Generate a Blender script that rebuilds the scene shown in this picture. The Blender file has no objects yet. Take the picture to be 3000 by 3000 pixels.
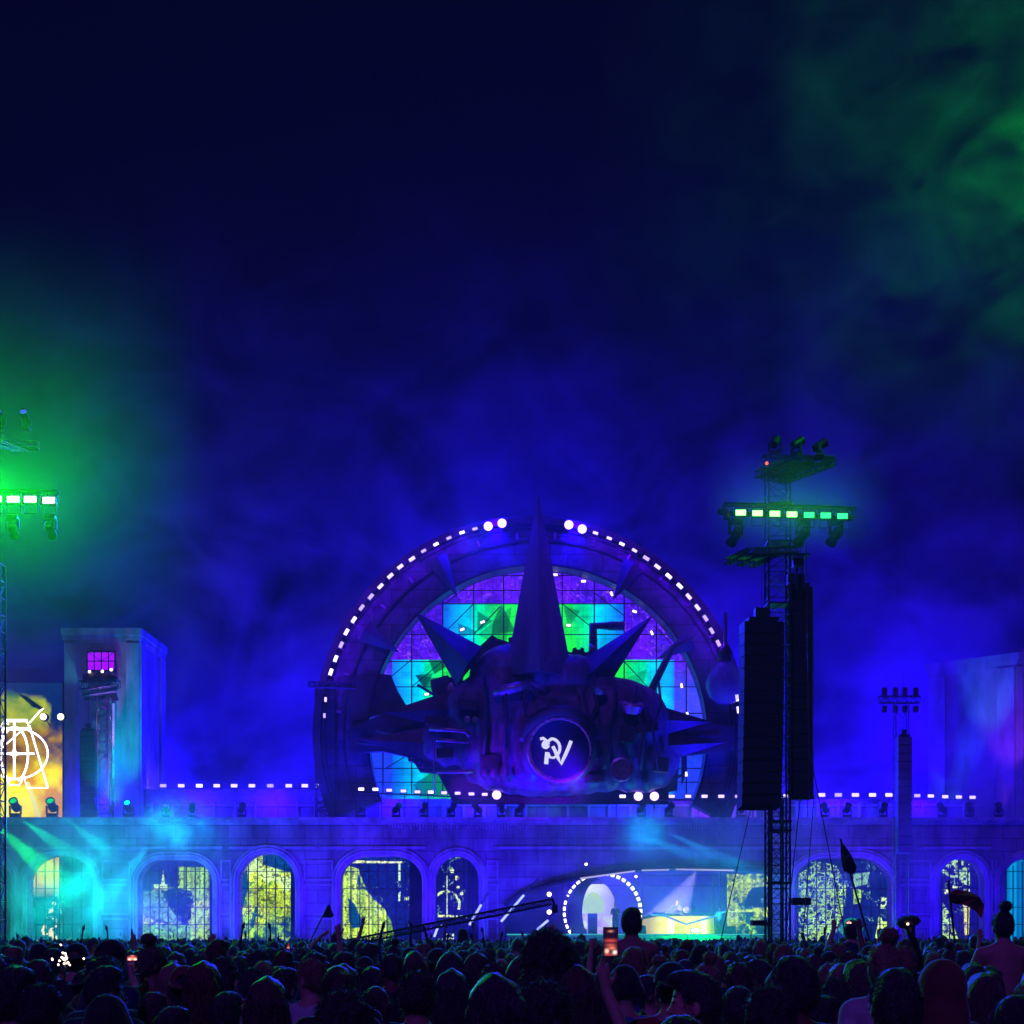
import bpy, bmesh, math, random
import numpy as np
from mathutils import Vector, Matrix
from mathutils.geometry import tessellate_polygon
PI = math.pi
random.seed(7)
# ------------------------------------------------------------------ camera, sky, fill lamp, exposure
ZC, FP, HY = 1.9, 4500.0, 2745.0          # eye height (m), focal length and horizon row in photo pixels
S = bpy.context.scene
C = S.collection
cam = bpy.data.objects.new('camera', bpy.data.cameras.new('camera'))
C.objects.link(cam)
cam.location = (0, 0, ZC); cam.rotation_euler = (PI / 2, 0, 0)
cam.data.sensor_width = 36; cam.data.lens = 36 * FP / 3000
cam.data.shift_y = (HY - 1500) / 3000
cam.data.clip_end = 2000; cam.data.clip_start = 0.05
S.camera = cam
W = bpy.data.worlds.new('World'); S.world = W; W.use_nodes = True
wn = W.node_tree.nodes; wl = W.node_tree.links
bg = wn['Background']
sky = wn.new('ShaderNodeTexSky'); sky.sky_type = 'NISHITA'; sky.sun_disc = False
sky.sun_elevation = math.radians(-4); sky.sun_rotation = math.radians(180)
tint = wn.new('ShaderNodeMix'); tint.data_type = 'RGBA'; tint.blend_type = 'ADD'; tint.inputs[0].default_value = 1
sc_ = wn.new('ShaderNodeMix'); sc_.data_type = 'RGBA'; sc_.blend_type = 'MULTIPLY'; sc_.inputs[0].default_value = 1
sc_.inputs[7].default_value = (0.02, 0.01, 0.2, 1)
wl.new(sky.outputs[0], sc_.inputs[6]); wl.new(sc_.outputs[2], tint.inputs[6])
tint.inputs[7].default_value = (0.006, 0.003, 0.16, 1)
wl.new(tint.outputs[2], bg.inputs[0]); bg.inputs[1].default_value = 0.06
sun = bpy.data.lights.new('audience_fill', 'SUN'); sun.energy = 0.5; sun.angle = 0.02; sun.color = (0.21, 0.045, 1.0)  # fill added behind the camera for the crowd's backs, no visible source
so = bpy.data.objects.new('audience_fill', sun); C.objects.link(so)
so.rotation_euler = (math.radians(52), 0, math.radians(-14))
S.view_settings.view_transform = 'Standard'; S.view_settings.look = 'None'
S.view_settings.exposure = 0; S.view_settings.gamma = 1
S.render.engine = 'CYCLES'
cy = S.cycles
cy.max_bounces = 4; cy.diffuse_bounces = 2; cy.glossy_bounces = 2; cy.transmission_bounces = 3
cy.volume_bounces = 0; cy.transparent_max_bounces = 8; cy.sample_clamp_indirect = 2; cy.sample_clamp_direct = 12
cy.use_light_tree = True; cy.caustics_reflective = False; cy.caustics_refractive = False
cy.volume_max_steps = 32; cy.volume_step_rate = 1.0
cy.use_denoising = True; cy.use_adaptive_sampling = True; cy.adaptive_threshold = 0.02

BLUE = (0.012, 0.0, 1.0); VIOLET = (0.12, 0.0, 1.0)
def lamp(name, kind, loc, energy, color, aim=None, parent=None, **kw):
    d = bpy.data.lights.new(name, kind); d.energy = energy; d.color = color
    for k, v in kw.items(): setattr(d, k, v)
    o = bpy.data.objects.new(name, d); C.objects.link(o); o.location = loc
    if aim is not None:
        o.rotation_euler = (Vector(aim) - Vector(loc)).to_track_quat('-Z', 'Y').to_euler()
    return o

# ------------------------------------------------------------------ helpers
def X(x, Y): return (x - 1500) / FP * Y
def Z(y, Y): return ZC - (y - HY) / FP * Y
def P(x, y, Y): return Vector((X(x, Y), Y, Z(y, Y)))
def px(n, Y): return n / FP * Y

def tag(o, label=None, cat=None, group=None, kind=None):
    if label: o['label'] = label
    if cat: o['category'] = cat
    if group: o['group'] = group
    if kind: o['kind'] = kind
    return o
def thing(name, label, cat, loc=(0, 0, 0), group=None):
    o = bpy.data.objects.new(name, None); C.objects.link(o); o.location = loc; o.empty_display_size = 0.2
    return tag(o, label, cat, group)
def wloc(o):
    v = Vector((0, 0, 0))
    while o is not None:
        v = v + o.location; o = o.parent
    return v
def copy_tree(o, parent=None, swap=None):
    c = o.copy(); C.objects.link(c); c.parent = parent
    for ch in list(o.children): copy_tree(ch, c)
    return c

class MB:
    def __init__(s): s.v = []; s.f = []; s.m = []; s.cur = 0
    def add(s, vs, fs):
        b = len(s.v); s.v += [tuple(v) for v in vs]
        for f in fs: s.f.append(tuple(b + i for i in f)); s.m.append(s.cur)
        return s
    def box(s, a, b):
        (x0, y0, z0), (x1, y1, z1) = a, b
        if x0 > x1: x0, x1 = x1, x0
        if y0 > y1: y0, y1 = y1, y0
        if z0 > z1: z0, z1 = z1, z0
        return s.add([(x0,y0,z0),(x1,y0,z0),(x1,y1,z0),(x0,y1,z0),(x0,y0,z1),(x1,y0,z1),(x1,y1,z1),(x0,y1,z1)],
                     [(0,3,2,1),(4,5,6,7),(0,1,5,4),(1,2,6,5),(2,3,7,6),(3,0,4,7)])
    def obox(s, c, size, M=None):
        hx, hy, hz = [k / 2 for k in size]; M = M or Matrix.Identity(3); c = Vector(c)
        vs = [c + M @ Vector((sx*hx, sy*hy, sz*hz)) for sz in (-1, 1) for sx, sy in ((-1,-1),(1,-1),(1,1),(-1,1))]
        return s.add(vs, [(0,3,2,1),(4,5,6,7),(0,1,5,4),(1,2,6,5),(2,3,7,6),(3,0,4,7)])
    def tube(s, p, q, r, n=6, r2=None):
        p, q = Vector(p), Vector(q); d = q - p
        if d.length < 1e-6: return s
        d.normalize(); u = d.orthogonal().normalized(); w = d.cross(u); r2 = r if r2 is None else r2
        vs = [p + (u*math.cos(2*PI*k/n) + w*math.sin(2*PI*k/n))*r for k in range(n)]
        vs += [q + (u*math.cos(2*PI*k/n) + w*math.sin(2*PI*k/n))*r2 for k in range(n)]
        return s.add(vs, [(k, (k+1) % n, n+(k+1) % n, n+k) for k in range(n)] + [tuple(range(n-1, -1, -1)), tuple(range(n, 2*n))])
    def path(s, pts, r, n=8, closed=False):
        pts = [Vector(p) for p in pts]; N = len(pts); b = len(s.v); up = Vector((0, 1, 0.01))
        for i, p in enumerate(pts):
            t = (pts[(i+1) % N] - pts[i-1]) if closed or 0 < i < N-1 else (pts[1]-pts[0] if i == 0 else pts[-1]-pts[-2])
            t.normalize(); u = t.cross(up)
            if u.length < 1e-3: u = t.orthogonal()
            u.normalize(); w = t.cross(u); rr = r[i] if isinstance(r, (list, tuple)) else r
            s.v += [tuple(p + (u*math.cos(2*PI*k/n) + w*math.sin(2*PI*k/n))*rr) for k in range(n)]
        for i in range(N if closed else N-1):
            j = (i+1) % N
            for k in range(n):
                s.f.append((b+i*n+k, b+i*n+(k+1) % n, b+j*n+(k+1) % n, b+j*n+k)); s.m.append(s.cur)
        if not closed:
            s.f += [tuple(b+k for k in range(n-1, -1, -1)), tuple(b+(N-1)*n+k for k in range(n))]; s.m += [s.cur]*2
        return s
    def prism(s, poly, y0, y1, f=None):
        """polygon of (x, z) pairs, extruded in y; f maps (x,z,y) to a point"""
        f = f or (lambda x, z, y: (x, y, z)); n = len(poly)
        tri = tessellate_polygon([[Vector((a, b, 0)) for a, b in poly]])
        vs = [f(a, b, y0) for a, b in poly] + [f(a, b, y1) for a, b in poly]
        return s.add(vs, [tuple(t) for t in tri] + [tuple(n+i for i in reversed(t)) for t in tri] + [(k, n+k, n+(k+1) % n, (k+1) % n) for k in range(n)])
    def lathe(s, prof, M=None, n=24):
        """profile of (r, h) round the local z axis"""
        M = M or Matrix.Identity(4); b = len(s.v); m = len(prof)
        for r, h in prof:
            for k in range(n): s.v.append(tuple(M @ Vector((r*math.cos(2*PI*k/n), r*math.sin(2*PI*k/n), h))))
        for i in range(m-1):
            for k in range(n):
                s.f.append((b+i*n+k, b+i*n+(k+1) % n, b+(i+1)*n+(k+1) % n, b+(i+1)*n+k)); s.m.append(s.cur)
        s.f += [tuple(b+k for k in range(n-1, -1, -1)), tuple(b+(m-1)*n+k for k in range(n))]; s.m += [s.cur]*2
        return s
    def build(s, name, mats, parent=None, smooth=False, world=True, auto=None):
        me = bpy.data.meshes.new(name)
        off = wloc(parent) if (parent is not None and world) else Vector((0, 0, 0))
        me.from_pydata([(v[0]-off.x, v[1]-off.y, v[2]-off.z) for v in s.v], [], s.f)
        bm = bmesh.new(); bm.from_mesh(me); bmesh.ops.recalc_face_normals(bm, faces=bm.faces); bm.to_mesh(me); bm.free()
        if not isinstance(mats, (list, tuple)): mats = [mats]
        for m in mats: me.materials.append(m)
        me.polygons.foreach_set('material_index', s.m)
        if smooth or auto: me.polygons.foreach_set('use_smooth', [True]*len(me.polygons))
        if auto: me.set_sharp_from_angle(angle=math.radians(auto))
        o = bpy.data.objects.new(name, me); C.objects.link(o); o.parent = parent
        return o

def frame_to(d):
    """rotation whose z axis points along d"""
    return Vector(d).to_track_quat('Z', 'Y').to_matrix().to_4x4()
def MT(loc, d=(0, 0, 1)): return Matrix.Translation(Vector(loc)) @ frame_to(d)

def truss(mb, p, q, w, d, bays, r=0.025, rb=0.012, side=None):
    """box truss from p to q with four chords and zigzag bracing"""
    p, q = Vector(p), Vector(q); t = (q-p).normalized()
    a = Vector(side) if side else (Vector((1, 0, 0)) if abs(t.x) < .7 else Vector((0, 0, 1)))
    a = (a - t*a.dot(t)).normalized(); b = t.cross(a)
    cs = [a*sx*w/2 + b*sy*d/2 for sx, sy in ((-1,-1),(1,-1),(1,1),(-1,1))]
    for c in cs: mb.tube(p+c, q+c, r, 5)
    for i in range(bays):
        A = p + (q-p)*(i/bays); B = p + (q-p)*((i+1)/bays)
        for k in range(4):
            c0, c1 = cs[k], cs[(k+1) % 4]
            mb.tube(A+c0, A+c1, rb, 4)
            if (i+k) % 2: mb.tube(A+c0, B+c1, rb, 4)
            else: mb.tube(A+c1, B+c0, rb, 4)
    for k in range(4): mb.tube(q+cs[k], q+cs[(k+1) % 4], rb, 4)

# ------------------------------------------------------------------ materials
def mat(name, col, rough=0.7, metal=0.0, var=0.0, scale=2.0, bump=0.0, bscale=None, spec=0.5, seams=None, streak=0, alpha=None, sheen=0):
    m = bpy.data.materials.new(name); m.use_nodes = True; nt = m.node_tree; n = nt.nodes; l = nt.links
    b = n['Principled BSDF']; b.inputs['Base Color'].default_value = (*col, 1); b.inputs['Roughness'].default_value = rough
    b.inputs['Metallic'].default_value = metal; b.inputs['Specular IOR Level'].default_value = spec
    if sheen: b.inputs['Sheen Weight'].default_value = sheen; b.inputs['Sheen Roughness'].default_value = 0.4
    if alpha is not None: b.inputs['Alpha'].default_value = alpha
    tc = n.new('ShaderNodeTexCoord'); last = None
    if var:
        mp = n.new('ShaderNodeMapping'); l.new(tc.outputs['Object'], mp.inputs[0])
        if streak: mp.inputs['Scale'].default_value = (1, 1, 1/streak)
        no = n.new('ShaderNodeTexNoise'); no.inputs['Scale'].default_value = scale; no.inputs['Detail'].default_value = 6
        no.inputs['Roughness'].default_value = 0.65; l.new(mp.outputs[0], no.inputs['Vector'])
        cr = n.new('ShaderNodeValToRGB'); cr.color_ramp.elements[0].position = 0.3; cr.color_ramp.elements[1].position = 0.7
        cr.color_ramp.elements[0].color = (*[c*(1-var) for c in col], 1); cr.color_ramp.elements[1].color = (*[min(1, c*(1+var)) for c in col], 1)
        l.new(no.outputs['Fac'], cr.inputs[0]); last = cr.outputs[0]
    if seams:
        mp2 = n.new('ShaderNodeMapping'); mp2.inputs['Rotation'].default_value = (PI/2, 0, 0); l.new(tc.outputs['Object'], mp2.inputs[0])
        br = n.new('ShaderNodeTexBrick'); br.inputs['Scale'].default_value = 1
        br.inputs['Brick Width'].default_value, br.inputs['Row Height'].default_value, br.inputs['Mortar Size'].default_value = seams
        br.inputs['Color1'].default_value = (1, 1, 1, 1); br.inputs['Color2'].default_value = (.72, .72, .72, 1); br.inputs['Mortar'].default_value = (.3, .3, .3, 1)
        l.new(mp2.outputs[0], br.inputs['Vector'])
        mx = n.new('ShaderNodeMix'); mx.data_type = 'RGBA'; mx.blend_type = 'MULTIPLY'; mx.inputs[0].default_value = 1
        if last is not None: l.new(last, mx.inputs[6])
        else: mx.inputs[6].default_value = (*col, 1)
        l.new(br.outputs[0], mx.inputs[7]); last = mx.outputs[2]
    if last is not None: l.new(last, b.inputs['Base Color'])
    if bump:
        nb = n.new('ShaderNodeTexNoise'); nb.inputs['Scale'].default_value = bscale or scale*4; nb.inputs['Detail'].default_value = 5
        l.new(tc.outputs['Object'], nb.inputs['Vector'])
        bu = n.new('ShaderNodeBump'); bu.inputs['Strength'].default_value = bump; bu.inputs['Distance'].default_value = 0.05
        l.new(nb.outputs['Fac'], bu.inputs['Height']); l.new(bu.outputs[0], b.inputs['Normal'])
    return m
def emit(name, col, strength):
    m = bpy.data.materials.new(name); m.use_nodes = True; n = m.node_tree.nodes; l = m.node_tree.links
    n.remove(n['Principled BSDF']); e = n.new('ShaderNodeEmission')
    e.inputs[0].default_value = (*col, 1); e.inputs[1].default_value = strength
    l.new(e.outputs[0], n['Material Output'].inputs[0]); m.cycles.emission_sampling = 'NONE'
    return m
def ledmat(name, strength):
    m = emit(name, (1, 1, 1), strength); n = m.node_tree.nodes; l = m.node_tree.links
    a = n.new('ShaderNodeAttribute'); a.attribute_name = 'col'; l.new(a.outputs['Color'], [x for x in n if x.type == 'EMISSION'][0].inputs[0])
    return m

M_conc = mat('rendered facade', (.3, .28, .3), .85, var=.75, scale=.6, bump=.5, bscale=3, seams=(1.6, .8, .02), streak=3)
M_trim = mat('facade moulding', (.42, .4, .43), .75, var=.55, scale=1.2, bump=.3, streak=3)
M_tower = mat('weathered tower render', (.3, .34, .36), .85, var=.7, scale=.45, bump=.6, bscale=2, streak=3)
M_dark = mat('dark stage deck', (.03, .03, .035), .6, var=.3, scale=2)
M_black = mat('black powder coat', (.02, .02, .022), .5, var=.3, scale=6)
M_grille = mat('black speaker grille', (.012, .012, .014), .65, var=.3, scale=30)
M_steel = mat('aluminium truss', (.35, .35, .37), .35, .9, var=.2, scale=5)
M_steeld = mat('dark steel', (.08, .08, .09), .45, .6, var=.3, scale=4)
M_mach = mat('painted machine hull', (.13, .08, .2), .55, .3, var=.85, scale=1.1, bump=.7, bscale=2.5, streak=2.5)
M_machd = mat('dark machine panel', (.07, .06, .1), .5, .4, var=.5, scale=.7, bump=.4, bscale=3)
M_spike = mat('dark spike metal', (.045, .04, .07), .45, .5, var=.6, scale=.9, streak=5, bump=.2)
M_brass = mat('worn pipe metal', (.4, .3, .42), .4, .7, var=.5, scale=2)
M_ring = mat('dark wheel rim', (.13, .11, .2), .55, .3, var=.6, scale=.8, bump=.3, seams=(2.2, 1.1, .03))
M_ground = mat('trampled ground', (.05, .05, .045), .95, var=.5, scale=1.5, bump=.6)
M_white = emit('white lamp lens', (.52, .38, 1), 2.6)
M_whiteb = emit('bright round lens', (.6, .35, 1), 4)
M_lime = emit('green strobe lens', (.2, 1, .16), 5.5)
M_limec = emit('green cyan strobe lens', (.03, 1, .25), 2.2)
M_cyan = emit('cyan lens', (.0, .75, 1), 2.5)
M_greenl = emit('green lens', (0, .8, .15), 1.2)
M_bluel = emit('blue lens', (.05, .03, 1), 1.6)
M_warm = emit('warm lamp', (1, .72, .5), 6)
M_emb = emit('emblem light', (.62, .62, 1), 1.15)
M_neon = emit('white neon tube', (1, .97, 1), 3)
M_led = ledmat('led content', 1.15)
M_leddim = ledmat('led panels and painted curtain light', 1.4)

# ------------------------------------------------------------------ numpy picture helpers (LED content)
def vnoise(h, w, cell, seed):
    r = np.random.RandomState(seed); gh, gw = int(h/cell)+3, int(w/cell)+3
    g = r.rand(gh, gw); y = np.arange(h)/cell; x = np.arange(w)/cell
    y0 = y.astype(int); x0 = x.astype(int); fy = y-y0; fx = x-x0; fy = fy*fy*(3-2*fy); fx = fx*fx*(3-2*fx)
    a = g[y0][:, x0]; b = g[y0][:, x0+1]; c = g[y0+1][:, x0]; d = g[y0+1][:, x0+1]
    fx = fx[None, :]; fy = fy[:, None]
    return (a*(1-fx)+b*fx)*(1-fy) + (c*(1-fx)+d*fx)*fy
def fbm(h, w, cell, seed, o=4):
    t = 0; s = 0; a = 1
    for k in range(o):
        t = t + a*vnoise(h, w, max(1, cell/2**k), seed+k); s += a; a *= .55
    return t/s
def inpoly(xx, yy, poly):
    r = np.zeros(xx.shape, bool); n = len(poly); j = n-1
    for i in range(n):
        xi, yi = poly[i]; xj, yj = poly[j]
        if yi != yj:
            r ^= ((yi > yy) != (yj > yy)) & (xx < (xj-xi)*(yy-yi)/(yj-yi)+xi)
        j = i
    return r
def lerp(a, b, t): return a*(1-t[..., None]) + b*t[..., None]
def A3(*c): return np.array(c, float)
def lin(c):
    c = np.clip(np.asarray(c, float)/255, 0, 1); return np.where(c < .04045, c/12.92, ((c+.055)/1.055)**2.4)

def led_mesh(name, box, Y, step, paint, material, parent=None, mask=None):
    """a screen standing at depth Y whose picture (photo pixel box) is held per vertex"""
    x0, y0, x1, y1 = box; w = int((x1-x0)/step)+1; h = int((y1-y0)/step)+1
    xs = x0+np.arange(w)*step; ys = y0+np.arange(h)*step; xx, yy = np.meshgrid(xs, ys)
    rgb = paint(xx, yy, h, w)
    co = np.stack([(xx-1500)/FP*Y, np.full(xx.shape, float(Y)), ZC-(yy-HY)/FP*Y], -1).reshape(-1, 3)
    off = wloc(parent) if parent is not None else Vector((0, 0, 0)); co -= np.array(off)
    i = np.arange(h*w).reshape(h, w); q = np.stack([i[1:, :-1], i[1:, 1:], i[:-1, 1:], i[:-1, :-1]], -1)
    if mask is not None: q = q[mask(xx+step/2, yy+step/2)[:-1, :-1]]
    q = q.reshape(-1, 4); me = bpy.data.meshes.new(name)
    me.vertices.add(len(co)); me.vertices.foreach_set('co', co.ravel())
    me.loops.add(q.size); me.loops.foreach_set('vertex_index', q.ravel().astype(np.int32))
    me.polygons.add(len(q)); me.polygons.foreach_set('loop_start', (np.arange(len(q))*4).astype(np.int32))
    me.update(calc_edges=True)
    at = me.color_attributes.new('col', 'FLOAT_COLOR', 'POINT')
    at.data.foreach_set('color', np.concatenate([np.clip(rgb, 0, 1.6), np.ones((h, w, 1))], -1).reshape(-1).astype(np.float32))
    me.materials.append(material)
    o = bpy.data.objects.new(name, me); C.objects.link(o); o.parent = parent
    return o
# ------------------------------------------------------------------ air: haze (even) and smoke clouds
def volbox(name, a, b, density, color=(1, 1, 1), noise=None, aniso=0.0, step=1.0):
    o = MB().box(a, b).build(name, [])
    m = bpy.data.materials.new(name); m.use_nodes = True; n = m.node_tree.nodes; l = m.node_tree.links
    n.remove(n['Principled BSDF']); v = n.new('ShaderNodeVolumePrincipled'); l.new(v.outputs[0], n['Material Output'].inputs['Volume'])
    v.inputs['Color'].default_value = (*color, 1); v.inputs['Density'].default_value = density; v.inputs['Anisotropy'].default_value = aniso
    def M(op, a_, b_=None, c_=None):
        q = n.new('ShaderNodeMath'); q.operation = op
        for i, k in enumerate((a_, b_, c_)):
            if k is None: continue
            if isinstance(k, (int, float)): q.inputs[i].default_value = k
            else: l.new(k, q.inputs[i])
        return q.outputs[0]
    if noise:
        tc = n.new('ShaderNodeTexCoord'); mp = n.new('ShaderNodeMapping'); l.new(tc.outputs['Object'], mp.inputs[0])
        mp.inputs['Scale'].default_value = noise['scale']; mp.inputs['Rotation'].default_value = noise.get('rot', (0, 0, 0))
        no = n.new('ShaderNodeTexNoise'); no.inputs['Scale'].default_value = 1; no.inputs['Detail'].default_value = 4.5
        no.inputs['Roughness'].default_value = .6; no.inputs['Distortion'].default_value = 1.2
        l.new(mp.outputs[0], no.inputs['Vector'])
        mr = n.new('ShaderNodeMapRange'); mr.inputs['From Min'].default_value = noise['lo']; mr.inputs['From Max'].default_value = noise['hi']
        mr.inputs['To Min'].default_value = noise.get('floor', 0); mr.inputs['To Max'].default_value = 1
        l.new(no.outputs['Fac'], mr.inputs[0]); d = M('MULTIPLY', mr.outputs[0], density)
        # the cloud thins out towards the faces of its domain
        cx, cyy, cz = [(a[i]+b[i])/2 for i in range(3)]; hx, hy, hz = [(b[i]-a[i])/2 for i in range(3)]
        sp = n.new('ShaderNodeSeparateXYZ'); l.new(tc.outputs['Object'], sp.inputs[0])
        for ax, (c0, h0) in enumerate(((cx, hx), (cyy, hy), (cz, hz))):
            if ax == 2 and noise.get('ground'):
                t = M('DIVIDE', M('SUBTRACT', b[2], sp.outputs[2]), 2*h0)
                t = M('POWER', M('MAXIMUM', t, 0.0), noise['ground'])
            else:
                t = M('ABSOLUTE', M('DIVIDE', M('SUBTRACT', sp.outputs[ax], c0), h0))
                t = M('MINIMUM', M('MULTIPLY', M('SUBTRACT', 1.0, t), noise.get('edge', 2.5)), 1.0); t = M('MAXIMUM', t, 0.0)
            d = M('MULTIPLY', d, t)
        l.new(d, v.inputs['Density'])
    o.data.materials.append(m); m.cycles.volume_step_rate = step; m.cycles.homogeneous_volume = noise is None
    return tag(o, kind='stuff')
HAZE = 0.0005
hz = volbox('haze', (-75, -8, -1), (75, 150, 62), HAZE)
hz['label'] = 'thin smoke haze hanging in the night air over the whole field'
sm = volbox('smoke', (-56, 90.5, .3), (56, 126, 52), .085, noise=dict(scale=(.1, .1, .13), rot=(0, .5, .2), lo=.475, hi=.62, floor=.04, ground=1.2, edge=2.2), step=.75)
sm['label'] = 'drifting clouds of stage smoke lit blue around the wheel'
sm2 = volbox('smoke', (2, 41, 16), (32, 56, 46), .032, noise=dict(scale=(.34, .3, .5), rot=(0, -.7, 0), lo=.47, hi=.72, edge=1.6))
sm2['label'] = 'torn cloud of smoke lit green high above the field'

sm3 = volbox('smoke', (-20.8, 36, 9.0), (-8.0, 43.7, 19.9), .16, color=(.6, 1, .3), noise=dict(scale=(.2, .2, .2), lo=.2, hi=.8, floor=.4, edge=1.0))  # green of the lamps is tinted into the smoke colour
sm6 = volbox('smoke', (6.0, 47.0, 13.9), (11.9, 49.5, 17.3), .3, noise=dict(scale=(.3, .3, .3), lo=.1, hi=.8, floor=.5, edge=1.0))  # local smoke added to give the green strobes a halo
sm6['label'] = 'smoke added for the green halo at the cross bar of the speaker tower'
sm3['label'] = 'smoke tinted green for the glow round the left light tower'
sm4 = volbox('smoke', (-36, 85, .2), (-15, 94.4, 11.5), .17, noise=dict(scale=(.22, .22, .28), rot=(0, .7, 0), lo=.42, hi=.66, floor=.12, edge=1.6), step=.7)
sm4['label'] = 'thick teal lit smoke rolling before the left end of the facade'
sm5 = volbox('smoke', (3, 86, 2.5), (22, 94.4, 11), .1, noise=dict(scale=(.25, .2, .3), rot=(0, .3, 0), lo=.4, hi=.7, floor=.1, edge=1.8), step=.8)
sm7 = volbox('smoke', (-18, 88, .4), (42, 94.4, 13.5), .05, noise=dict(scale=(.16, .16, .24), rot=(0, .5, 0), lo=.49, hi=.63, floor=.0, edge=2.0), step=.8)
sm7['label'] = 'low patches of blue lit smoke drifting along the facade'
sm5['label'] = 'thin smoke crossed by cyan beams above the stage roof edge'
# ------------------------------------------------------------------ ground
g = MB(); g.add([(-400, -60, 0), (400, -60, 0), (400, 600, 0), (-400, 600, 0)], [(0, 1, 2, 3)]); tag(g.build('ground', M_ground), kind='structure')

# ------------------------------------------------------------------ facade with arched openings
YF = 95.0
def arch(x0, x1, yt, ys, yb=2835, n=14, flat=0.0):
    """outline in photo pixels: up the left jamb, over the arch, down the right jamb; flat widens the crown"""
    pts = [(x0, yb)]; w = (x1-x0)/2; r = w*(1-flat)
    for k in range(n+1):
        a = PI - PI/2*k/n; pts.append((x0+r+r*math.cos(a), ys-(ys-yt)*math.sin(a)))
    for k in range(n+1):
        a = PI/2 - PI/2*k/n; pts.append((x1-r+r*math.cos(a), ys-(ys-yt)*math.sin(a)))
    pts.append((x1, yb)); return pts
OPEN = [('arch', arch(-150, 30, 2512, 2575)), ('arch', arch(80, 272, 2506, 2585)), ('wide', arch(405, 622, 2520, 2590, flat=.35)),
        ('arch', arch(700, 864, 2500, 2585)), ('wide', arch(998, 1236, 2508, 2580, flat=.3)), ('arch', arch(1276, 1402, 2508, 2580)),
        ('stage', [(1478, 2835), (1478, 2650), (1520, 2618), (1620, 2586), (1740, 2560), (1850, 2546), (1960, 2540), (2120, 2541), (2262, 2548), (2262, 2835)]),
        ('wide', arch(2328, 2612, 2512, 2590, flat=.3)), ('arch', arch(2752, 2884, 2516, 2585)), ('arch', arch(2940, 3076, 2516, 2585))]
fa = thing('stage_facade', 'long blue lit theatrical facade with a row of arched openings across the stage', 'facade', P(1500, 2835, YF))
def f95(Y0):
    return lambda x, z, y: (X(x, Y0), Y0+y, Z(z, Y0))
w = MB(); edges = [-260]
mids = [(OPEN[i][1][-1][0]+OPEN[i+1][1][0][0])/2 for i in range(len(OPEN)-1)]
bx = [-260]+mids+[3260]
for i, (_, o) in enumerate(OPEN):
    poly = [(bx[i], 2835), (bx[i], 2402)] + [(bx[i+1], 2402), (bx[i+1], 2835)] + list(reversed(o))
    w.prism(poly, 0, 1.2, f95(YF))
w.build('wall', M_conc, fa)
# cornices and string course stand proud of the wall
w = MB()
for (yt, yb, dpt) in ((2396, 2404, .55), (2404, 2412, .35), (2412, 2416, .18)):
    w.box((X(-260, YF), YF-dpt, Z(yb, YF)+.002), (X(3260, YF), YF-.003+(1.25 if yt == 2396 else 0), Z(yt, YF)))
w.build('cornice', M_trim, fa)
w = MB()
for i in range(9):
    if 5 <= i <= 5: continue
    w.box((X(bx[i]+10, YF), YF-.09, Z(2487, YF)), (X(bx[i+1]-10, YF), YF-.003, Z(2480, YF)))
w.build('string_course', M_trim, fa)
for i, (kd, o) in enumerate(OPEN):
    if kd == 'stage': continue
    c = MB()
    cx = (o[0][0]+o[-1][0])/2
    for off, r, yy in ((5, .10, -.02), (13, .13, -.05), (22, .09, -.03)):
        pts = []
        for j, (a, b) in enumerate(o):
            if j in (0, len(o)-1): pts.append((a+(-off if j == 0 else off), b)); continue
            pr, nx = o[j-1], o[j+1]; tx, ty = nx[0]-pr[0], nx[1]-pr[1]; L = math.hypot(tx, ty); pts.append((a+ty/L*off, b-tx/L*off))
        c.path([P(a, b, YF+yy) for a, b in pts], r, 6)
    c.build('surround', M_trim, fa, auto=40)
# blind panels and pilaster strips on the piers
for a, b in ((292, 388), (640, 684), (884, 982), (1420, 1466), (2630, 2734), (2898, 2926)):
    for q, (t0, t1) in enumerate(((2520, 2580), (2590, 2680), (2690, 2765))):
        pz = MB(); x0, x1, z0, z1 = X(a+6, YF), X(b-6, YF), Z(t1, YF), Z(t0, YF); t = .10
        pz.box((x0, YF-.07, z0), (x1, YF-.003, z0+t)); pz.box((x0, YF-.07, z1-t), (x1, YF-.003, z1))
        pz.box((x0, YF-.07, z0+t), (x0+t, YF-.003, z1-t)); pz.box((x1-t, YF-.07, z0+t), (x1, YF-.003, z1-t)); pz.build('pier_panel', M_trim, fa)
# fringe of hanging slats under the cornice in the middle
sl = MB(); rr = random.Random(3)
for x in list(range(1140, 1345, 9))+list(range(1370, 1560, 9))+list(range(1990, 2190, 8))+list(range(2300, 2420, 9)):
    sl.box((X(x, YF), YF-.3, Z(2418+rr.random()*16, YF)), (X(x+3, YF), YF-.24, Z(2416, YF)))
sl.build('slat_fringe', M_trim, fa)

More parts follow.
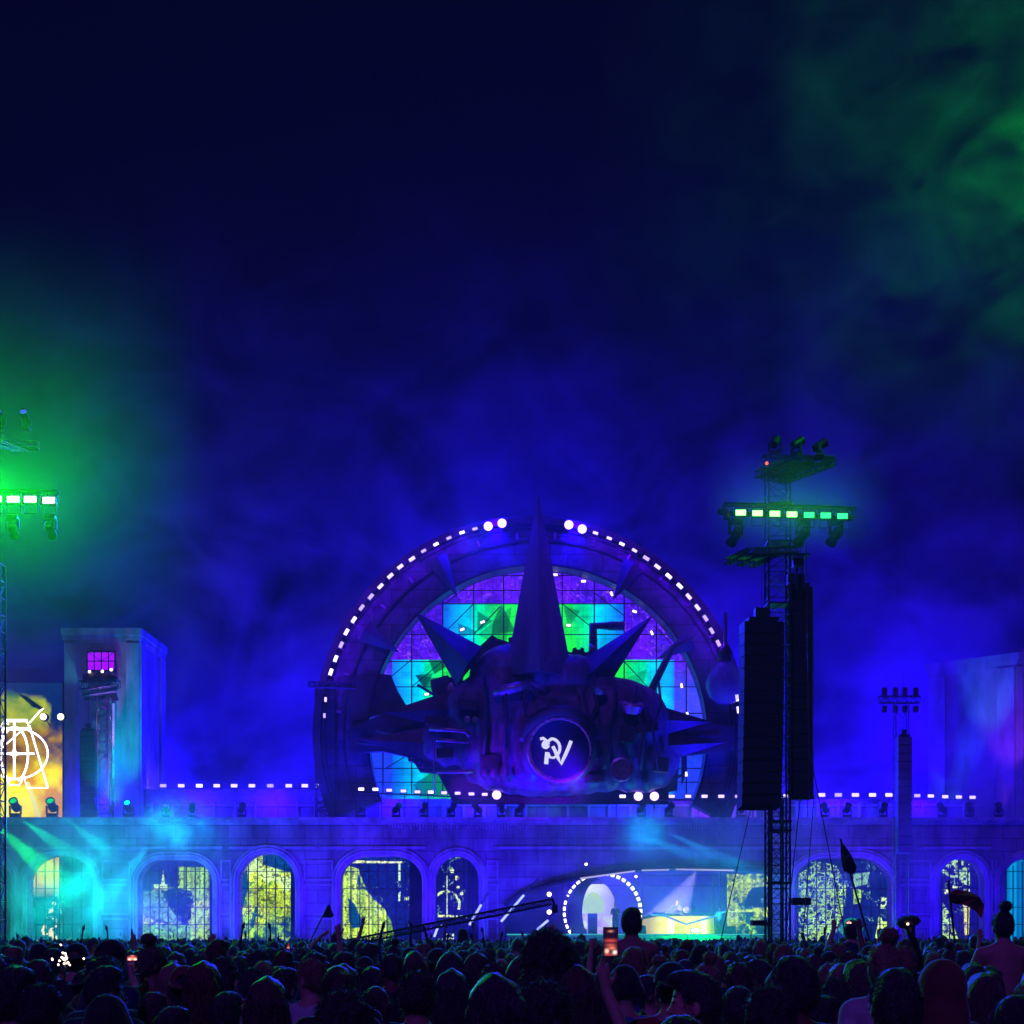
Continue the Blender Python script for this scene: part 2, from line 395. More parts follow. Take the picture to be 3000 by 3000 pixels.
# upper parapet wall, set back, carrying the light rows
YP = 98.5
up = thing('parapet_wall', 'upper set-back blue parapet wall carrying rows of white lights', 'wall', P(1500, 2402, YP))
w = MB()
for x0, x1, y0, y1 in ((425, 990, 2312, 2312), (990, 1480, 2320, 2336), (1480, 1815, 2345, 2345), (1815, 2620, 2342, 2340), (2620, 2885, 2342, 2346)):
    w.prism([(x0, 2470), (x0, y0), (x1, y1), (x1, 2470)], 0, .8, f95(YP))
w.build('wall', M_conc, up)
w = MB()
for x in range(440, 2880, 61): w.box((X(x, YP), YP-.12, Z(2470, YP)), (X(x+7, YP), YP-.003, Z(2350, YP)))
w.box((X(430, YP), YP-.1, Z(2362, YP)), (X(2880, YP), YP-.003, Z(2357, YP)))
w.build('pilaster', M_trim, up)

# ------------------------------------------------------------------ box towers
def box_tower(label, c0, c1, c2, z0, ztop):
    """front face c0-c1, side face c1-c2 (plan points)"""
    c0, c1, c2 = Vector(c0), Vector(c1), Vector(c2); c3 = c0+c2-c1; t = thing('tower', label, 'tower', (c1.x, c1.y, z0))
    def shell(e, a, b, name, m):
        cen = (c0+c2)/2; k = MB()
        q = [c+(c-cen).normalized()*e for c in (c0, c1, c2, c3)]
        k.add([(v.x, v.y, a) for v in q]+[(v.x, v.y, b) for v in q], [(0,1,2,3),(4,5,6,7),(0,1,5,4),(1,2,6,5),(2,3,7,6),(3,0,4,7)])
        return k.build(name, m, t)
    shell(0, z0, ztop-.9, 'wall', M_tower)
    k = MB()
    cen = (c0+c2)/2
    for e, a, b in ((.05, ztop-.9, ztop-.75), (.13, ztop-.748, ztop-.45), (.22, ztop-.448, ztop)):
        q = [c+(c-cen).normalized()*e*1.4 for c in (c0, c1, c2, c3)]
        k.add([(v.x, v.y, a) for v in q]+[(v.x, v.y, b) for v in q], [(0,1,2,3),(4,5,6,7),(0,1,5,4),(1,2,6,5),(2,3,7,6),(3,0,4,7)])
    k.build('cornice', M_trim2, t)
    # corner pilasters proud of both visible faces
    def pil(p, q, f0, f1):
        k = MB(); d = (q-p); nrm = Vector((d.y, -d.x, 0)).normalized()
        if nrm.y > 0 and nrm.dot(c1-cen) < 0: nrm = -nrm
        if nrm.dot(c1-cen) < 0: nrm = -nrm
        a, b = p+d*f0, p+d*f1
        k.add([(v.x, v.y, z) for z in (z0, ztop-.93) for v in (a+nrm*.003, b+nrm*.003, b+nrm*.14, a+nrm*.14)], [(0,1,2,3),(4,5,6,7),(0,1,5,4),(1,2,6,5),(2,3,7,6),(3,0,4,7)])
        k.build('pilaster', M_trim2, t)
    pil(c0, c1, 0, .17); pil(c0, c1, .83, 1); pil(c1, c2, 0, .2); pil(c1, c2, .8, 1)
    return t
M_trim2 = mat('tower moulding', (.34, .4, .42), .8, var=.6, scale=.6, bump=.4, streak=3)
Yt = 92.0+6
tl = box_tower('tall square teal tower with a lit violet window standing beyond the wall',
               (X(190, Yt), Yt, 0), (X(408, Yt), Yt, 0), (X(480, Yt*1.062), Yt*1.062, 0), 0, Z(1842, Yt))
k = MB(); a, b = P(258, 1962, Yt-.02), P(336, 1912, Yt-.02)
k.box((a.x, Yt-.02, a.z), (b.x, Yt-.01, b.z)); k.build('window', emit('violet window light', (.3, 0, 1), 1.5), tl)
k = MB()
for x in (256, 276, 297, 318, 336): k.tube(P(x, 1966, Yt-.1), P(x, 1908, Yt-.1), .045, 4)
for y in (1908, 1937, 1964): k.tube(P(254, y, Yt-.1), P(338, y, Yt-.1), .045, 4)
k.tube(P(256, 1910, Yt-.1), P(297, 1937, Yt-.1), .03, 4); k.tube(P(336, 1910, Yt-.1), P(297, 1937, Yt-.1), .03, 4)
k.build('window_frame', M_steeld, tl)
Yr = 99.0
box_tower('tall pale blue and violet tower at the far end, half lost in smoke',
          (X(3120, Yr-1), Yr-1, 0), (X(2975, Yr), Yr, 0), (X(2722, Yr+4.2), Yr+4.2, 0), 0, Z(1912, Yr))

# ------------------------------------------------------------------ LED screens behind the arches
CRE, YEL, LIM, GRN, TEA, NAV, DKB = A3(.8, 1, .12), A3(.75, .85, .01), A3(.4, .9, .02), A3(.02, .4, .03), A3(.0, .22, .3), A3(.002, .01, .16), A3(.0, .003, .05)
def leafy(xx, yy, h, w, seed, bg=NAV, dens=.5, fine=10, warm=.5):
    n1 = fbm(h, w, 46, seed, 3); n2 = fbm(h, w, fine, seed+9, 3); n3 = fbm(h, w, 5, seed+20, 2); n4 = fbm(h, w, 60, seed+31, 2)
    base = lerp(lerp(GRN, LIM, np.clip(n2*2-.4, 0, 1)), lerp(YEL, CRE, np.clip(n3*1.6-.3, 0, 1)), np.clip((n1-.5+warm*.4)*4, 0, 1))
    k = np.clip((n1*.5+n2*.5-(1-dens))*9, 0, 1)
    img = lerp(bg*np.ones(base.shape), base, k); vein = np.abs(n2-.5) < .02
    img[vein] *= .25
    return img*(.25+1.1*n4[..., None])*(.6+.6*streaks(h, w, seed+50, 3)[..., None])
def streaks(h, w, seed, cell=6):
    r = np.random.RandomState(seed); g = vnoise(4, w, cell, seed)[1]; return np.clip(g*1.6-.1, 0, 1)[None, :]*np.ones((h, 1))
def p_a1(xx, yy, h, w):
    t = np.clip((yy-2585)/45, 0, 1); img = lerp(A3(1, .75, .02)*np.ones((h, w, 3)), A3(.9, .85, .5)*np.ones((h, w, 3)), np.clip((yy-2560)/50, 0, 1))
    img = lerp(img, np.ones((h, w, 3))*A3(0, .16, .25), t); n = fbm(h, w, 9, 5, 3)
    br = (xx < 100) & (yy < 2600) & (n > .52); img[br] = A3(.9, .8, .7)
    m = (np.abs(xx-138-(2760-yy)*.18) < (yy-2620)*.22) & (yy > 2625) & (n > .56); img[m] = A3(1, .9, .55)
    m = (np.abs(xx-76) < (yy-2640)*.06) & (yy > 2640); img[m] = A3(.75, 1, .55)
    return img*(.8+.3*n[..., None])
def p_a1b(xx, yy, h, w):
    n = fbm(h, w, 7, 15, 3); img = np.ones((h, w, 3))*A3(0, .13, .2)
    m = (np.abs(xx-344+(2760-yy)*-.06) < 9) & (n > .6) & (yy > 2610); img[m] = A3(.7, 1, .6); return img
def p_a2(xx, yy, h, w):
    img = leafy(xx, yy, h, w, 21, bg=A3(0, .02, .28), dens=.53, fine=7, warm=.7)
    n = fbm(h, w, 8, 4, 3); bgc = A3(.01, .015, .42)
    sky_ = (yy < 2600-(xx-420)*.02) & (xx < 520) | (yy < 2538); img[sky_] = bgc
    img[(np.abs(xx-478) < (yy-2545)*.12) & (yy < 2603) & (yy > 2545)] = A3(.8, .95, .65)
    img[(yy > 2590) & (yy < 2605) & (xx > 450) & (xx < 492)] = A3(.7, .9, .5)
    col = (xx > 525) & (yy > 2540) & (yy < 2640); st = streaks(h, w, 9, 3)
    img[col] = (A3(.4, .7, .12)*np.ones((h, w, 3))*st[..., None])[col]
    bear = inpoly(xx, yy, [(478, 2612), (512, 2600), (560, 2610), (568, 2645), (545, 2668), (540, 2700), (512, 2695), (490, 2650)]); img[bear] = A3(0, .02, .2)
    lake = inpoly(xx, yy, [(420, 2612), (470, 2612), (520, 2690), (530, 2710), (420, 2685)]); img[lake] = (A3(.15, .35, .45)*(.6+n[..., None]))[lake]
    low = yy > 2708; img[low] = (A3(.2, .6, .2)*(.2+1.2*n[..., None]))[low]
    img[(xx > 560) & (yy > 2660)] = (A3(.5, .8, .1)*(.3+n[..., None]))[(xx > 560) & (yy > 2660)]
    return img
def p_a3(xx, yy, h, w):
    img = leafy(xx, yy, h, w, 77, bg=A3(.01, .1, .16), dens=.66, fine=12, warm=.5)
    n = fbm(h, w, 12, 6, 3)
    d = np.abs((yy-2535)-(xx-730)*.45+10*np.sin(xx/9)); fl = d < 16+10*n; img[fl] = (A3(.75, .95, .5)*np.ones((h, w, 3)))[fl]
    top = (yy < 2530+(xx-760)*.3) & (xx > 770); img[top] = A3(0, .06, .35)
    img[inpoly(xx, yy, [(700, 2590), (724, 2540), (728, 2600), (705, 2680)])] = A3(0, .06, .3)
    for q in ([(732, 2712), (748, 2655), (756, 2660), (742, 2722)], [(736, 2672), (772, 2684), (770, 2690), (734, 2678)]): img[inpoly(xx, yy, q)] = A3(0, .08, .12)
    return img
def p_a4(xx, yy, h, w):
    n = fbm(h, w, 14, 41, 3); st = streaks(h, w, 12, 5); img = np.ones((h, w, 3))*A3(.002, .012, .32)*(.5+n[..., None])
    cur = inpoly(xx, yy, [(1000, 2530), (1050, 2545), (1066, 2590), (1090, 2630), (1125, 2660), (1146, 2700), (1158, 2765), (1000, 2765)])
    c = lerp(A3(.16, .4, .02)*np.ones((h, w, 3)), A3(.8, .95, .2)*np.ones((h, w, 3)), st); img[cur] = (c*(.6+.6*n[..., None]))[cur]
    img[inpoly(xx, yy, [(1020, 2630), (1040, 2650), (1062, 2700), (1062, 2715), (1035, 2720), (1022, 2700)])] = A3(0, .06, .3)
    gap = inpoly(xx, yy, [(1050, 2560), (1062, 2600), (1108, 2640), (1128, 2690), (1112, 2650), (1070, 2598), (1045, 2590)]); img[gap] = A3(0, .05, .3)
    img[inpoly(xx, yy, [(1030, 2521), (1178, 2524), (1178, 2529), (1030, 2528)])] = A3(1, 1, .9)
    img[(np.abs(xx-1170) < 3) & (yy > 2528) & (yy < 2640) & (n > .4)] = A3(.6, .8, 1)
    img[(np.abs(xx-1192) < 7) & (np.abs(yy-2632) < 6) & (yy > 2627)] = A3(.8, 1, .9)
    return img
def p_a5(xx, yy, h, w):
    n = fbm(h, w, 7, 51, 3); img = np.ones((h, w, 3))*A3(.004, .004, .22)
    r = np.hypot(xx-1308, yy-2650); img[(np.abs(r-38) < 3.5) & (yy < 2665) & (n > .42)] = A3(.9, 1, .8)
    img[(np.abs(yy-2684) < 3) & (xx > 1284) & (xx < 1346) & (n > .4)] = A3(1, 1, .6)
    img[(np.abs(xx-1309) < 2) & (yy > 2565) & (yy < 2680)] = A3(.6, .7, 1)
    for a, b, q in ((1324, 2551, 6), (1338, 2572, 7), (1342, 2600, 5), (1353, 2618, 5)): img[np.hypot(xx-a, yy-b) < q] = A3(1, 1, .9)
    img[(yy > 2735) & (n > .5) & (xx > 1295) & (xx < 1330)] = A3(.7, .8, 1)
    return img
def p_a6(xx, yy, h, w):
    n1 = fbm(h, w, 22, 61, 3); n2 = fbm(h, w, 9, 62, 2); img = np.ones((h, w, 3))*A3(.0, .012, .2)
    n3 = fbm(h, w, 14, 66, 2); ln = (np.abs(n1-.5) < .03) | (np.abs(n2-.5) < .03) | (np.abs(n3-.5) < .03); c = lerp(A3(.35, .7, .3)*np.ones((h, w, 3)), A3(.55, .85, .25)*np.ones((h, w, 3)), np.clip(n1*2-.5, 0, 1))
    reg = inpoly(xx, yy, [(2340, 2560), (2400, 2525), (2450, 2535), (2480, 2600), (2470, 2680), (2430, 2765), (2340, 2765)]); img[ln & reg] = c[ln & reg]
    body = inpoly(xx, yy, [(2365, 2600), (2440, 2590), (2470, 2660), (2440, 2765), (2365, 2765)]); m = body & (n2 > .6); img[m] = (c*.8)[m]
    m = inpoly(xx, yy, [(2500, 2560), (2548, 2555), (2540, 2590), (2500, 2600)]); img[m] = A3(.25, .5, .45)
    m = inpoly(xx, yy, [(2497, 2600), (2530, 2610), (2520, 2645), (2497, 2650)]); img[m] = A3(.4, .7, .15)
    img[(xx > 2560+(2765-yy)*.2) & (yy > 2700)] = A3(.8, 1, .2)
    m = (np.abs(xx-(2570+(2765-yy)*.16)) < 8) & (n2 > .5) & (yy > 2630); img[m] = A3(.8, 1, .7)
    img[np.hypot(xx-2495, (yy-2720)*1.1) < 34] = A3(0, .22, .16)
    return img
def p_a7(xx, yy, h, w):
    n = fbm(h, w, 12, 71, 3); n2 = fbm(h, w, 6, 72, 2); img = np.ones((h, w, 3))*A3(.006, .003, .16)
    m = (yy < 2560+(xx-2765)*.5) & (n2 > .48) & (yy < 2600); img[m] = A3(.5, .75, .45)
    img[inpoly(xx, yy, [(2762, 2645), (2778, 2670), (2812, 2765), (2762, 2765)]) & (n2 > .36)] = A3(.6, .85, .35)
    img[(np.abs(xx-2832) < 8-(yy-2690)*.05) & (yy > 2650) & (yy < 2740) & (n > .4)] = A3(.9, .75, .2)
    img[(np.abs(yy-2600-(xx-2800)*.2) < 4) & (xx > 2790) & (xx < 2845) & (n2 > .45)] = A3(.9, 1, .9)
    img[np.hypot(xx-2773, yy-2613) < 7] = A3(1, 1, .8)
    return img
def p_a8(xx, yy, h, w):
    st = streaks(h, w, 81, 5); return lerp(A3(0, .05, .3)*np.ones((h, w, 3)), A3(0, .35, .75)*np.ones((h, w, 3)), st)
def p_sr(xx, yy, h, w):
    img = leafy(xx, yy, h, w, 91, bg=A3(0, .06, .25), dens=.62, fine=8, warm=.75)
    img[inpoly(xx, yy, [(2205, 2600), (2262, 2595), (2262, 2660), (2180, 2660), (2190, 2620)])] = A3(0, .01, .22)
    img[(np.abs(yy-2668) < 4)] = CRE
    return img
def p_stage(xx, yy, h, w):
    n = fbm(h, w, 20, 95, 3); return lerp(A3(.7, .95, .25)*np.ones((h, w, 3)), CRE*np.ones((h, w, 3)), n)
SCR = [('yellow gold led screen crossed by bars in the first arch from the teal smoke', (82, 2500, 174, 2770), p_a1),
       ('led screen lost in teal smoke with a sprig of white flowers', (176, 2500, 400, 2770), p_a1b),
       ('led screen showing a pale spire and a dark animal shape', (416, 2515, 614, 2770), p_a2),
       ('lime green led screen with a dark cross in a full round arch', (704, 2496, 852, 2770), p_a3),
       ('led screen with a yellow striped curtain falling diagonally', (1004, 2508, 1200, 2770), p_a4),
       ('dark led screen with white line drawing of a dome', (1282, 2505, 1370, 2770), p_a5),
       ('yellow green leafy led screen behind the speaker tower', (2130, 2560, 2264, 2770), p_sr),
       ('wide led screen with tangled cream line drawing of bones', (2340, 2522, 2606, 2770), p_a6),
       ('led screen with a pale leaning sail shape in a narrow arch', (2760, 2515, 2842, 2770), p_a7),
       ('plain pale blue led screen in the last arch of the facade', (2950, 2515, 3070, 2770), p_a8)]
def detailed(fn, seed):
    def g(xx, yy, h, w):
        img = np.asarray(fn(xx, yy, h, w), float); a = fbm(h, w, 17, seed, 3); b = fbm(h, w, 6, seed+5, 2); c = fbm(h, w, 34, seed+8, 3); lum = img.max(-1)
        img = img*(.25+1.15*vnoise(h, w, 3, seed+2)*.6+.5*c)[..., None]
        dk = (np.abs(a-.5) < .014) | (np.abs(c-.52) < .012) | (b > .72); img[dk & (lum > .3)] *= .18
        lt = (np.abs(a-.42) < .008) & (lum < .3) & (vnoise(h, w, 20, seed+4) > .55); img[lt] += A3(.25, .5, .3)
        led = ((np.arange(h)[:, None] % 3 == 0) | (np.arange(w)[None, :] % 3 == 0)); img[led] *= .88
        return img*np.array([1.25, 1.45, .8])
    return g
for i, (lb, bxp, fn) in enumerate(SCR):
    if i not in (0, 9): fn = detailed(fn, 400+i*11)
    Y = 97.4; x0, y0, x1, y1 = bxp
    t = thing('led_screen', lb, 'led screen', P((x0+x1)/2, y1, Y), 'led screens behind the arches of the facade')
    led_mesh('screen_panel', bxp, Y, 1.25, fn, M_led, t)
    k = MB().box(tuple(P(x0-1, y1+1, Y))[:1]+(Y+.02, Z(y1+1, Y)), (X(x1+1, Y), Y+.22, Z(y0-1, Y))); k.build('housing', M_black, t)
# window bars in front of the screens
for i, (x0, x1, yt) in enumerate(((84, 268, 2512), (418, 614, 2525), (706, 858, 2510), (1006, 1196, 2520), (1284, 1396, 2516), (2344, 2604, 2522), (2760, 2876, 2522), (2946, 3070, 2522))):
    Y = 96.3; k = MB(); c = (x0+x1)/2; hw = (x1-x0)/2
    xs = list(np.arange(x0+22, x1-4, 26.5))
    for x in xs:
        u = (x-c)/hw; top = yt + (1-math.sqrt(max(0, 1-u*u)))*60 if i not in (1, 3, 5) else yt+8
        k.tube(P(x, 2835, Y), P(x, top, Y), .045, 4)
    for y in (2553, 2603, 2658, 2708):
        k.tube(P(x0, y, Y), P(x1, y, Y), .03, 4)
    o = k.build('window_bars', M_black)
    tag(o, ['iron bars over the gold arch window in the teal smoke', 'iron bars over the spire screen window', 'iron bars over the round arch with the cross', 'iron bars over the striped curtain screen',
            'iron bars in the narrow arch with the dome drawing', 'iron bars over the wide window with the bone drawing', 'iron bars in the arch with the sail shape', 'iron bars in the last arch of the facade'][i], 'window bars', 'iron bars across the facade openings')
# back of house wall behind the openings
o = MB().box((X(-300, 110), 106, 0), (X(3300, 110), 106.5, Z(2380, 106))).build('backstage_wall', M_dark); tag(o, 'dark backstage wall seen through the arches', 'wall')

# ------------------------------------------------------------------ big yellow screen at the left with a neon figure
def p_big(xx, yy, h, w):
    n = fbm(h, w, 60, 101, 4); n2 = fbm(h, w, 22, 102, 3); t = np.clip((yy-2100)/290, 0, 1)
    nav = A3(.002, .02, .13)*np.ones((h, w, 3)); gr = lerp(A3(.03, .2, .04)*np.ones((h, w, 3)), A3(.45, .5, .02)*np.ones((h, w, 3)), np.clip(n2*2-.4, 0, 1))
    brn = lerp(A3(.16, .07, .02)*np.ones((h, w, 3)), A3(.5, .28, .02)*np.ones((h, w, 3)), np.clip(n2*2-.5, 0, 1)); ye = lerp(A3(.8, .35, .0)*np.ones((h, w, 3)), A3(1.4, 1.2, .0)*np.ones((h, w, 3)), np.clip((n-.42+(120-xx)*.003)*4, 0, 1))
    img = nav; d = (yy-2010)-(xx-60)*.15+(n-.5)*90
    img = lerp(img, gr, np.clip(d/25, 0, 1)*np.clip((150-xx+(n2-.5)*90)/30, 0, 1)); img = lerp(img, brn, np.clip((yy-2110)/40, 0, 1)*np.clip((n2-.2+(150-xx)*.006)*3, 0, 1)); img = lerp(img, ye, np.clip((yy-2225+(n-.5)*70)/50, 0, 1))
    img[inpoly(xx, yy, [(50, 2030), (78, 2040), (132, 2078), (128, 2084), (95, 2070)])] = A3(0, .01, .05)
    m = np.abs(xx-(80+(yy-2290)*.32)) < 6; m &= yy > 2290; img[m] = A3(1, 1, .35)
    return img
Y = 99.5
bs = thing('led_screen', 'huge yellow and orange led wall with white outline figure at the far left', 'led screen', P(60, 2400, Y))
led_mesh('screen_panel', (-200, 2000, 183, 2400), Y, 1.5, p_big, M_led, bs)
MB().box((X(-202, Y), Y+.02, Z(2402, Y)), (X(184, Y), Y+.6, Z(1998, Y))).build('housing', M_black, bs)
YN = 98.6; k = MB()
def npath(pts, r, closed=False): k.path([P(a, b, YN) for a, b in pts], r, 6, closed)
npath([(-30, 2208), (100, 2208)], .62*.11); npath([(42, 2115), (42, 2285)], .62*.12); npath([(20, 2208), (38, 2212), (42, 2230)], .62*.07); npath([(64, 2208), (46, 2212), (42, 2230)], .62*.07)
npath([(20, 2208), (38, 2204), (42, 2186)], .62*.07); npath([(64, 2208), (46, 2204), (42, 2186)], .62*.07)
npath([(14, 2111), (78, 2111), (86, 2135), (0, 2135)], .62*.16, True)
npath([(42-40*math.cos(a), 2210-80*math.sin(a)) for a in np.linspace(-1.3, PI+1.3, 30)], .62*.11)
npath([(42-20*math.cos(a)-20, 2210-90*math.sin(a)) for a in np.linspace(.2, PI/2+.2, 10)], .62*.06)
npath([(45+95*math.cos(a)*(1 if math.cos(a) > 0 else .9), 2208+74*math.sin(a)) for a in np.linspace(-1.15, 2.4, 30)], .62*.09)
npath([(86, 2125), (140, 2308)], .62*.09); npath([(140, 2308), (78, 2308), (70, 2272)], .62*.06); npath([(86, 2118), (118, 2082), (128, 2076)], .62*.08); npath([(0, 2196), (68, 2136)], .62*.07)
npath([(20, 2285), (30, 2300), (56, 2300), (66, 2285)], .62*.07)
k.build('neon_figure', M_neon, bs)
for x, y in ((127, 2100), (178, 2100)):
    q = P(x, y, 97); o = thing('flood_lamp', 'small round %s lamp above the yellow screen' % ('warm white' if x < 150 else 'white end'), 'lamp', q, 'small lamps over the yellow screen')
    k = MB().lathe([(.02, 0), (.2, .02), (.2, .06), (.02, .07)], MT(q, (0, -1, 0)), 14); k.build('lens', M_warm, o)
    MB().lathe([(.1, 0), (.26, .02), (.28, -.3), (.1, -.34)], MT(q+Vector((0, .02, 0)), (0, -1, 0)), 14).build('housing', M_black, o)
    MB().tube(q+Vector((0, .2, 0)), q+Vector((0, 1.5, -.4)), .04).build('bracket', M_steeld, o)
# ------------------------------------------------------------------ the wheel
def w1(a, b): return (900+a/1.486, 1400+b/1.486)      # crop coordinates to photo pixels
def P1(a, b, Y): return P(*w1(a, b), Y)
YW = 96.5
CI, RI, CO_, RO = (1575, 2157), 492, (1553, 2155), 630
whl = thing('wheel_surround', 'giant dark wheel rim with inward spikes framing the glowing screen above the stage', 'stage set', P(1560, 2400, YW))
k = MB(); n = 120; vs = []
a0, a1 = -24, 203
angs = [math.radians(a0+(a1-a0)*i/n) for i in range(n+1)]
def ring_slab(k, ci, ri, co, ro, y0, y1):
    b = []
    for a in angs:
        c, s = math.cos(a), math.sin(a)
        for (cc, rr, y) in ((ci, ri, y0), (co, ro, y0), (co, ro, y1), (ci, ri, y1)):
            Yq = YW; v = P(cc[0]+rr*c, cc[1]-rr*s, Yq); v.y += y; b.append(tuple(v))
    fs = []
    for i in range(n):
        for q in range(4): fs.append((i*4+q, i*4+(q+1) % 4, (i+1)*4+(q+1) % 4, (i+1)*4+q))
    fs += [(0, 1, 2, 3), (n*4, n*4+1, n*4+2, n*4+3)]; k.add(b, fs)
ring_slab(k, CI, RI, CO_, RO-22, -.6, .9); k.build('rim', M_ring, whl, auto=30)
k = MB(); ring_slab(k, CO_, RO-20, CO_, RO+1, -1.0, .3); k.build('light_rail', M_machd, whl, auto=30)
k = MB(); ring_slab(k, CI, RI+70, CI, RI+76, -.72, -.6); ring_slab(k, CI, RI, CI, RI+6, -.75, -.6); ring_slab(k, CO_, RO-34, CO_, RO-30, -.75, -.6); k.build('rim_band', M_spike, whl, auto=30)
def spike(mb, tip, L, R, Y, depth):
    a, b, t = P(*L, Y), P(*R, Y), P(*tip, Y); m = (a+b)/2; f = m-Vector((0, depth, 0)); r = m+Vector((0, depth, 0))
    mb.add([a, f, b, r, t], [(0, 1, 4), (1, 2, 4), (2, 3, 4), (3, 0, 4), (0, 3, 2, 1)])
for tip, L, R in (((655, 520), (520, 372), (608, 325)), ((1330, 535), (1378, 345), (1462, 405)), ((405, 762), (222, 712), (276, 625)), ((1520, 790), (1690, 748), (1652, 668))):
    k = MB(); spike(k, w1(*tip), w1(*L), w1(*R), YW-.9, .5); k.build('rim_spike', M_spike, whl)
k = MB()
for a_ in range(8, 175, 11):
    c, s = math.cos(math.radians(a_)), math.sin(math.radians(a_)); p = P(CI[0]+c*(RI+88), CI[1]-s*(RI+88), YW-.7); q = P(CI[0]+c*(RI+106), CI[1]-s*(RI+106), YW-.7); k = MB().tube(p, q, .09, 6); k.build('rim_bolt', M_brass, whl)
# the picture in the wheel: stepped green and cyan panels on a curtain whose violet light is painted as glow
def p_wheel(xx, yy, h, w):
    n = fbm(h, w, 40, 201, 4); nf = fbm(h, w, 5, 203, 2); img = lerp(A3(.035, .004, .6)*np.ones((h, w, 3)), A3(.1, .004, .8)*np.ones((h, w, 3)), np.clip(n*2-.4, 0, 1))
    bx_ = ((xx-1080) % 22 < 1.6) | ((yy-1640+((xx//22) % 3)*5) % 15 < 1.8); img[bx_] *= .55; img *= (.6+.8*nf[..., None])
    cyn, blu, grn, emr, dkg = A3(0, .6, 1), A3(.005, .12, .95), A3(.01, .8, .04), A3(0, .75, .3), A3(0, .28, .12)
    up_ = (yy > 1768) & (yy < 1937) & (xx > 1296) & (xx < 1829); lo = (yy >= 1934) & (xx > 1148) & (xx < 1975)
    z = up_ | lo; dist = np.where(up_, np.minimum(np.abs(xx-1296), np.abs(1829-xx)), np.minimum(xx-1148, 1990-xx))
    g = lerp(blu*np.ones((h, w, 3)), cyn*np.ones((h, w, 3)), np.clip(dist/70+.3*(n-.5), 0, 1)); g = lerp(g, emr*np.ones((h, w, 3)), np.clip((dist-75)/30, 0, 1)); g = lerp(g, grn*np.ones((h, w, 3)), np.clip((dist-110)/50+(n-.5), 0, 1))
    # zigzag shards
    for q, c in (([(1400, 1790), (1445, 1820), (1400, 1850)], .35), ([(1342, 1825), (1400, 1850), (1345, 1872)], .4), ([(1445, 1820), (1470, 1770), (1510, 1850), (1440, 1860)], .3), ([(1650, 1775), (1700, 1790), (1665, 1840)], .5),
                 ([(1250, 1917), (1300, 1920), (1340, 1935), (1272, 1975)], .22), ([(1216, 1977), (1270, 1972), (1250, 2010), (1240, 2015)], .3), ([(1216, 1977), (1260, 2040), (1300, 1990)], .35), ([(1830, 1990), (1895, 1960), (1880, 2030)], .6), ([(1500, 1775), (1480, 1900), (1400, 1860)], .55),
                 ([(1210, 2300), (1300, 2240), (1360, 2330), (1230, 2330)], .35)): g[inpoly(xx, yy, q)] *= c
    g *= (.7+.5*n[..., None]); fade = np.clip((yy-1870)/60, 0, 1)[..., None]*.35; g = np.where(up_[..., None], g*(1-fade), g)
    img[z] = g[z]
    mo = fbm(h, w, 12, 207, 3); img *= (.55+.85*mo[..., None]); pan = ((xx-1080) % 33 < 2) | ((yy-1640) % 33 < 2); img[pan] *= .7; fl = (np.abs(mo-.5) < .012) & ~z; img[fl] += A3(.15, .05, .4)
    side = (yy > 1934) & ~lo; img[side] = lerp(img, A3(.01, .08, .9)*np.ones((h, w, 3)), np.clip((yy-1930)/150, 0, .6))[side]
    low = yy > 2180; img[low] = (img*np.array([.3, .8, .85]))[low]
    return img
ws = thing('led_screen', 'round screen of green and cyan shards on a curtain painted violet-lit inside the wheel', 'led screen', P(1575, 2330, YW+1.6))
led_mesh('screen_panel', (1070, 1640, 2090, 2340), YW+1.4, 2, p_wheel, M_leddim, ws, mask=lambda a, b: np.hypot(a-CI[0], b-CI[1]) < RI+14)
k = MB(); pts = [(X(CI[0]+(RI+16)*math.cos(t), YW+1.5), Z(CI[1]-(RI+16)*math.sin(t), YW+1.5)) for t in np.linspace(-.36, PI+.36, 50)]
k.prism(pts, YW+1.5, YW+1.9); k.build('housing', M_black, ws)
sc = MB(); Ys = YW+.95
vx = [590, 725, 855, 1110, 1250, 1380, 1520, 455, 1650, 330]
def incirc(a, b): x, y = w1(a, b); return math.hypot(x-CI[0], y-CI[1]) < RI-2
for x in vx:
    ys_ = [y for y in range(360, 1380, 6) if incirc(x, y)]
    if ys_: sc.tube(P1(x, ys_[0], Ys), P1(x, ys_[-1], Ys), .055, 4)
for y in (425, 490, 548, 682, 800, 910, 1025, 1265, 1325):
    xs_ = [x for x in range(280, 1730, 6) if incirc(x, y)]
    if xs_: sc.tube(P1(xs_[0], y, Ys), P1(xs_[-1], y, Ys), .04, 4)
for a, b in (((725, 682), (840, 560)), ((455, 910), (600, 790)), ((590, 682), (725, 548)), ((1110, 548), (1250, 660)), ((1250, 500), (1380, 600)), ((1380, 800), (1520, 950)), ((360, 870), (455, 790)), ((1520, 650), (1620, 760)), ((1520, 980), (1650, 1060)), ((340, 1265), (450, 1200)), ((725, 450), (600, 548))):
    sc.tube(P1(*a, Ys), P1(*b, Ys), .04, 4)
tag(sc.build('scaffold_grid', M_black), 'thin dark scaffold lattice standing before the round screen', 'scaffold')
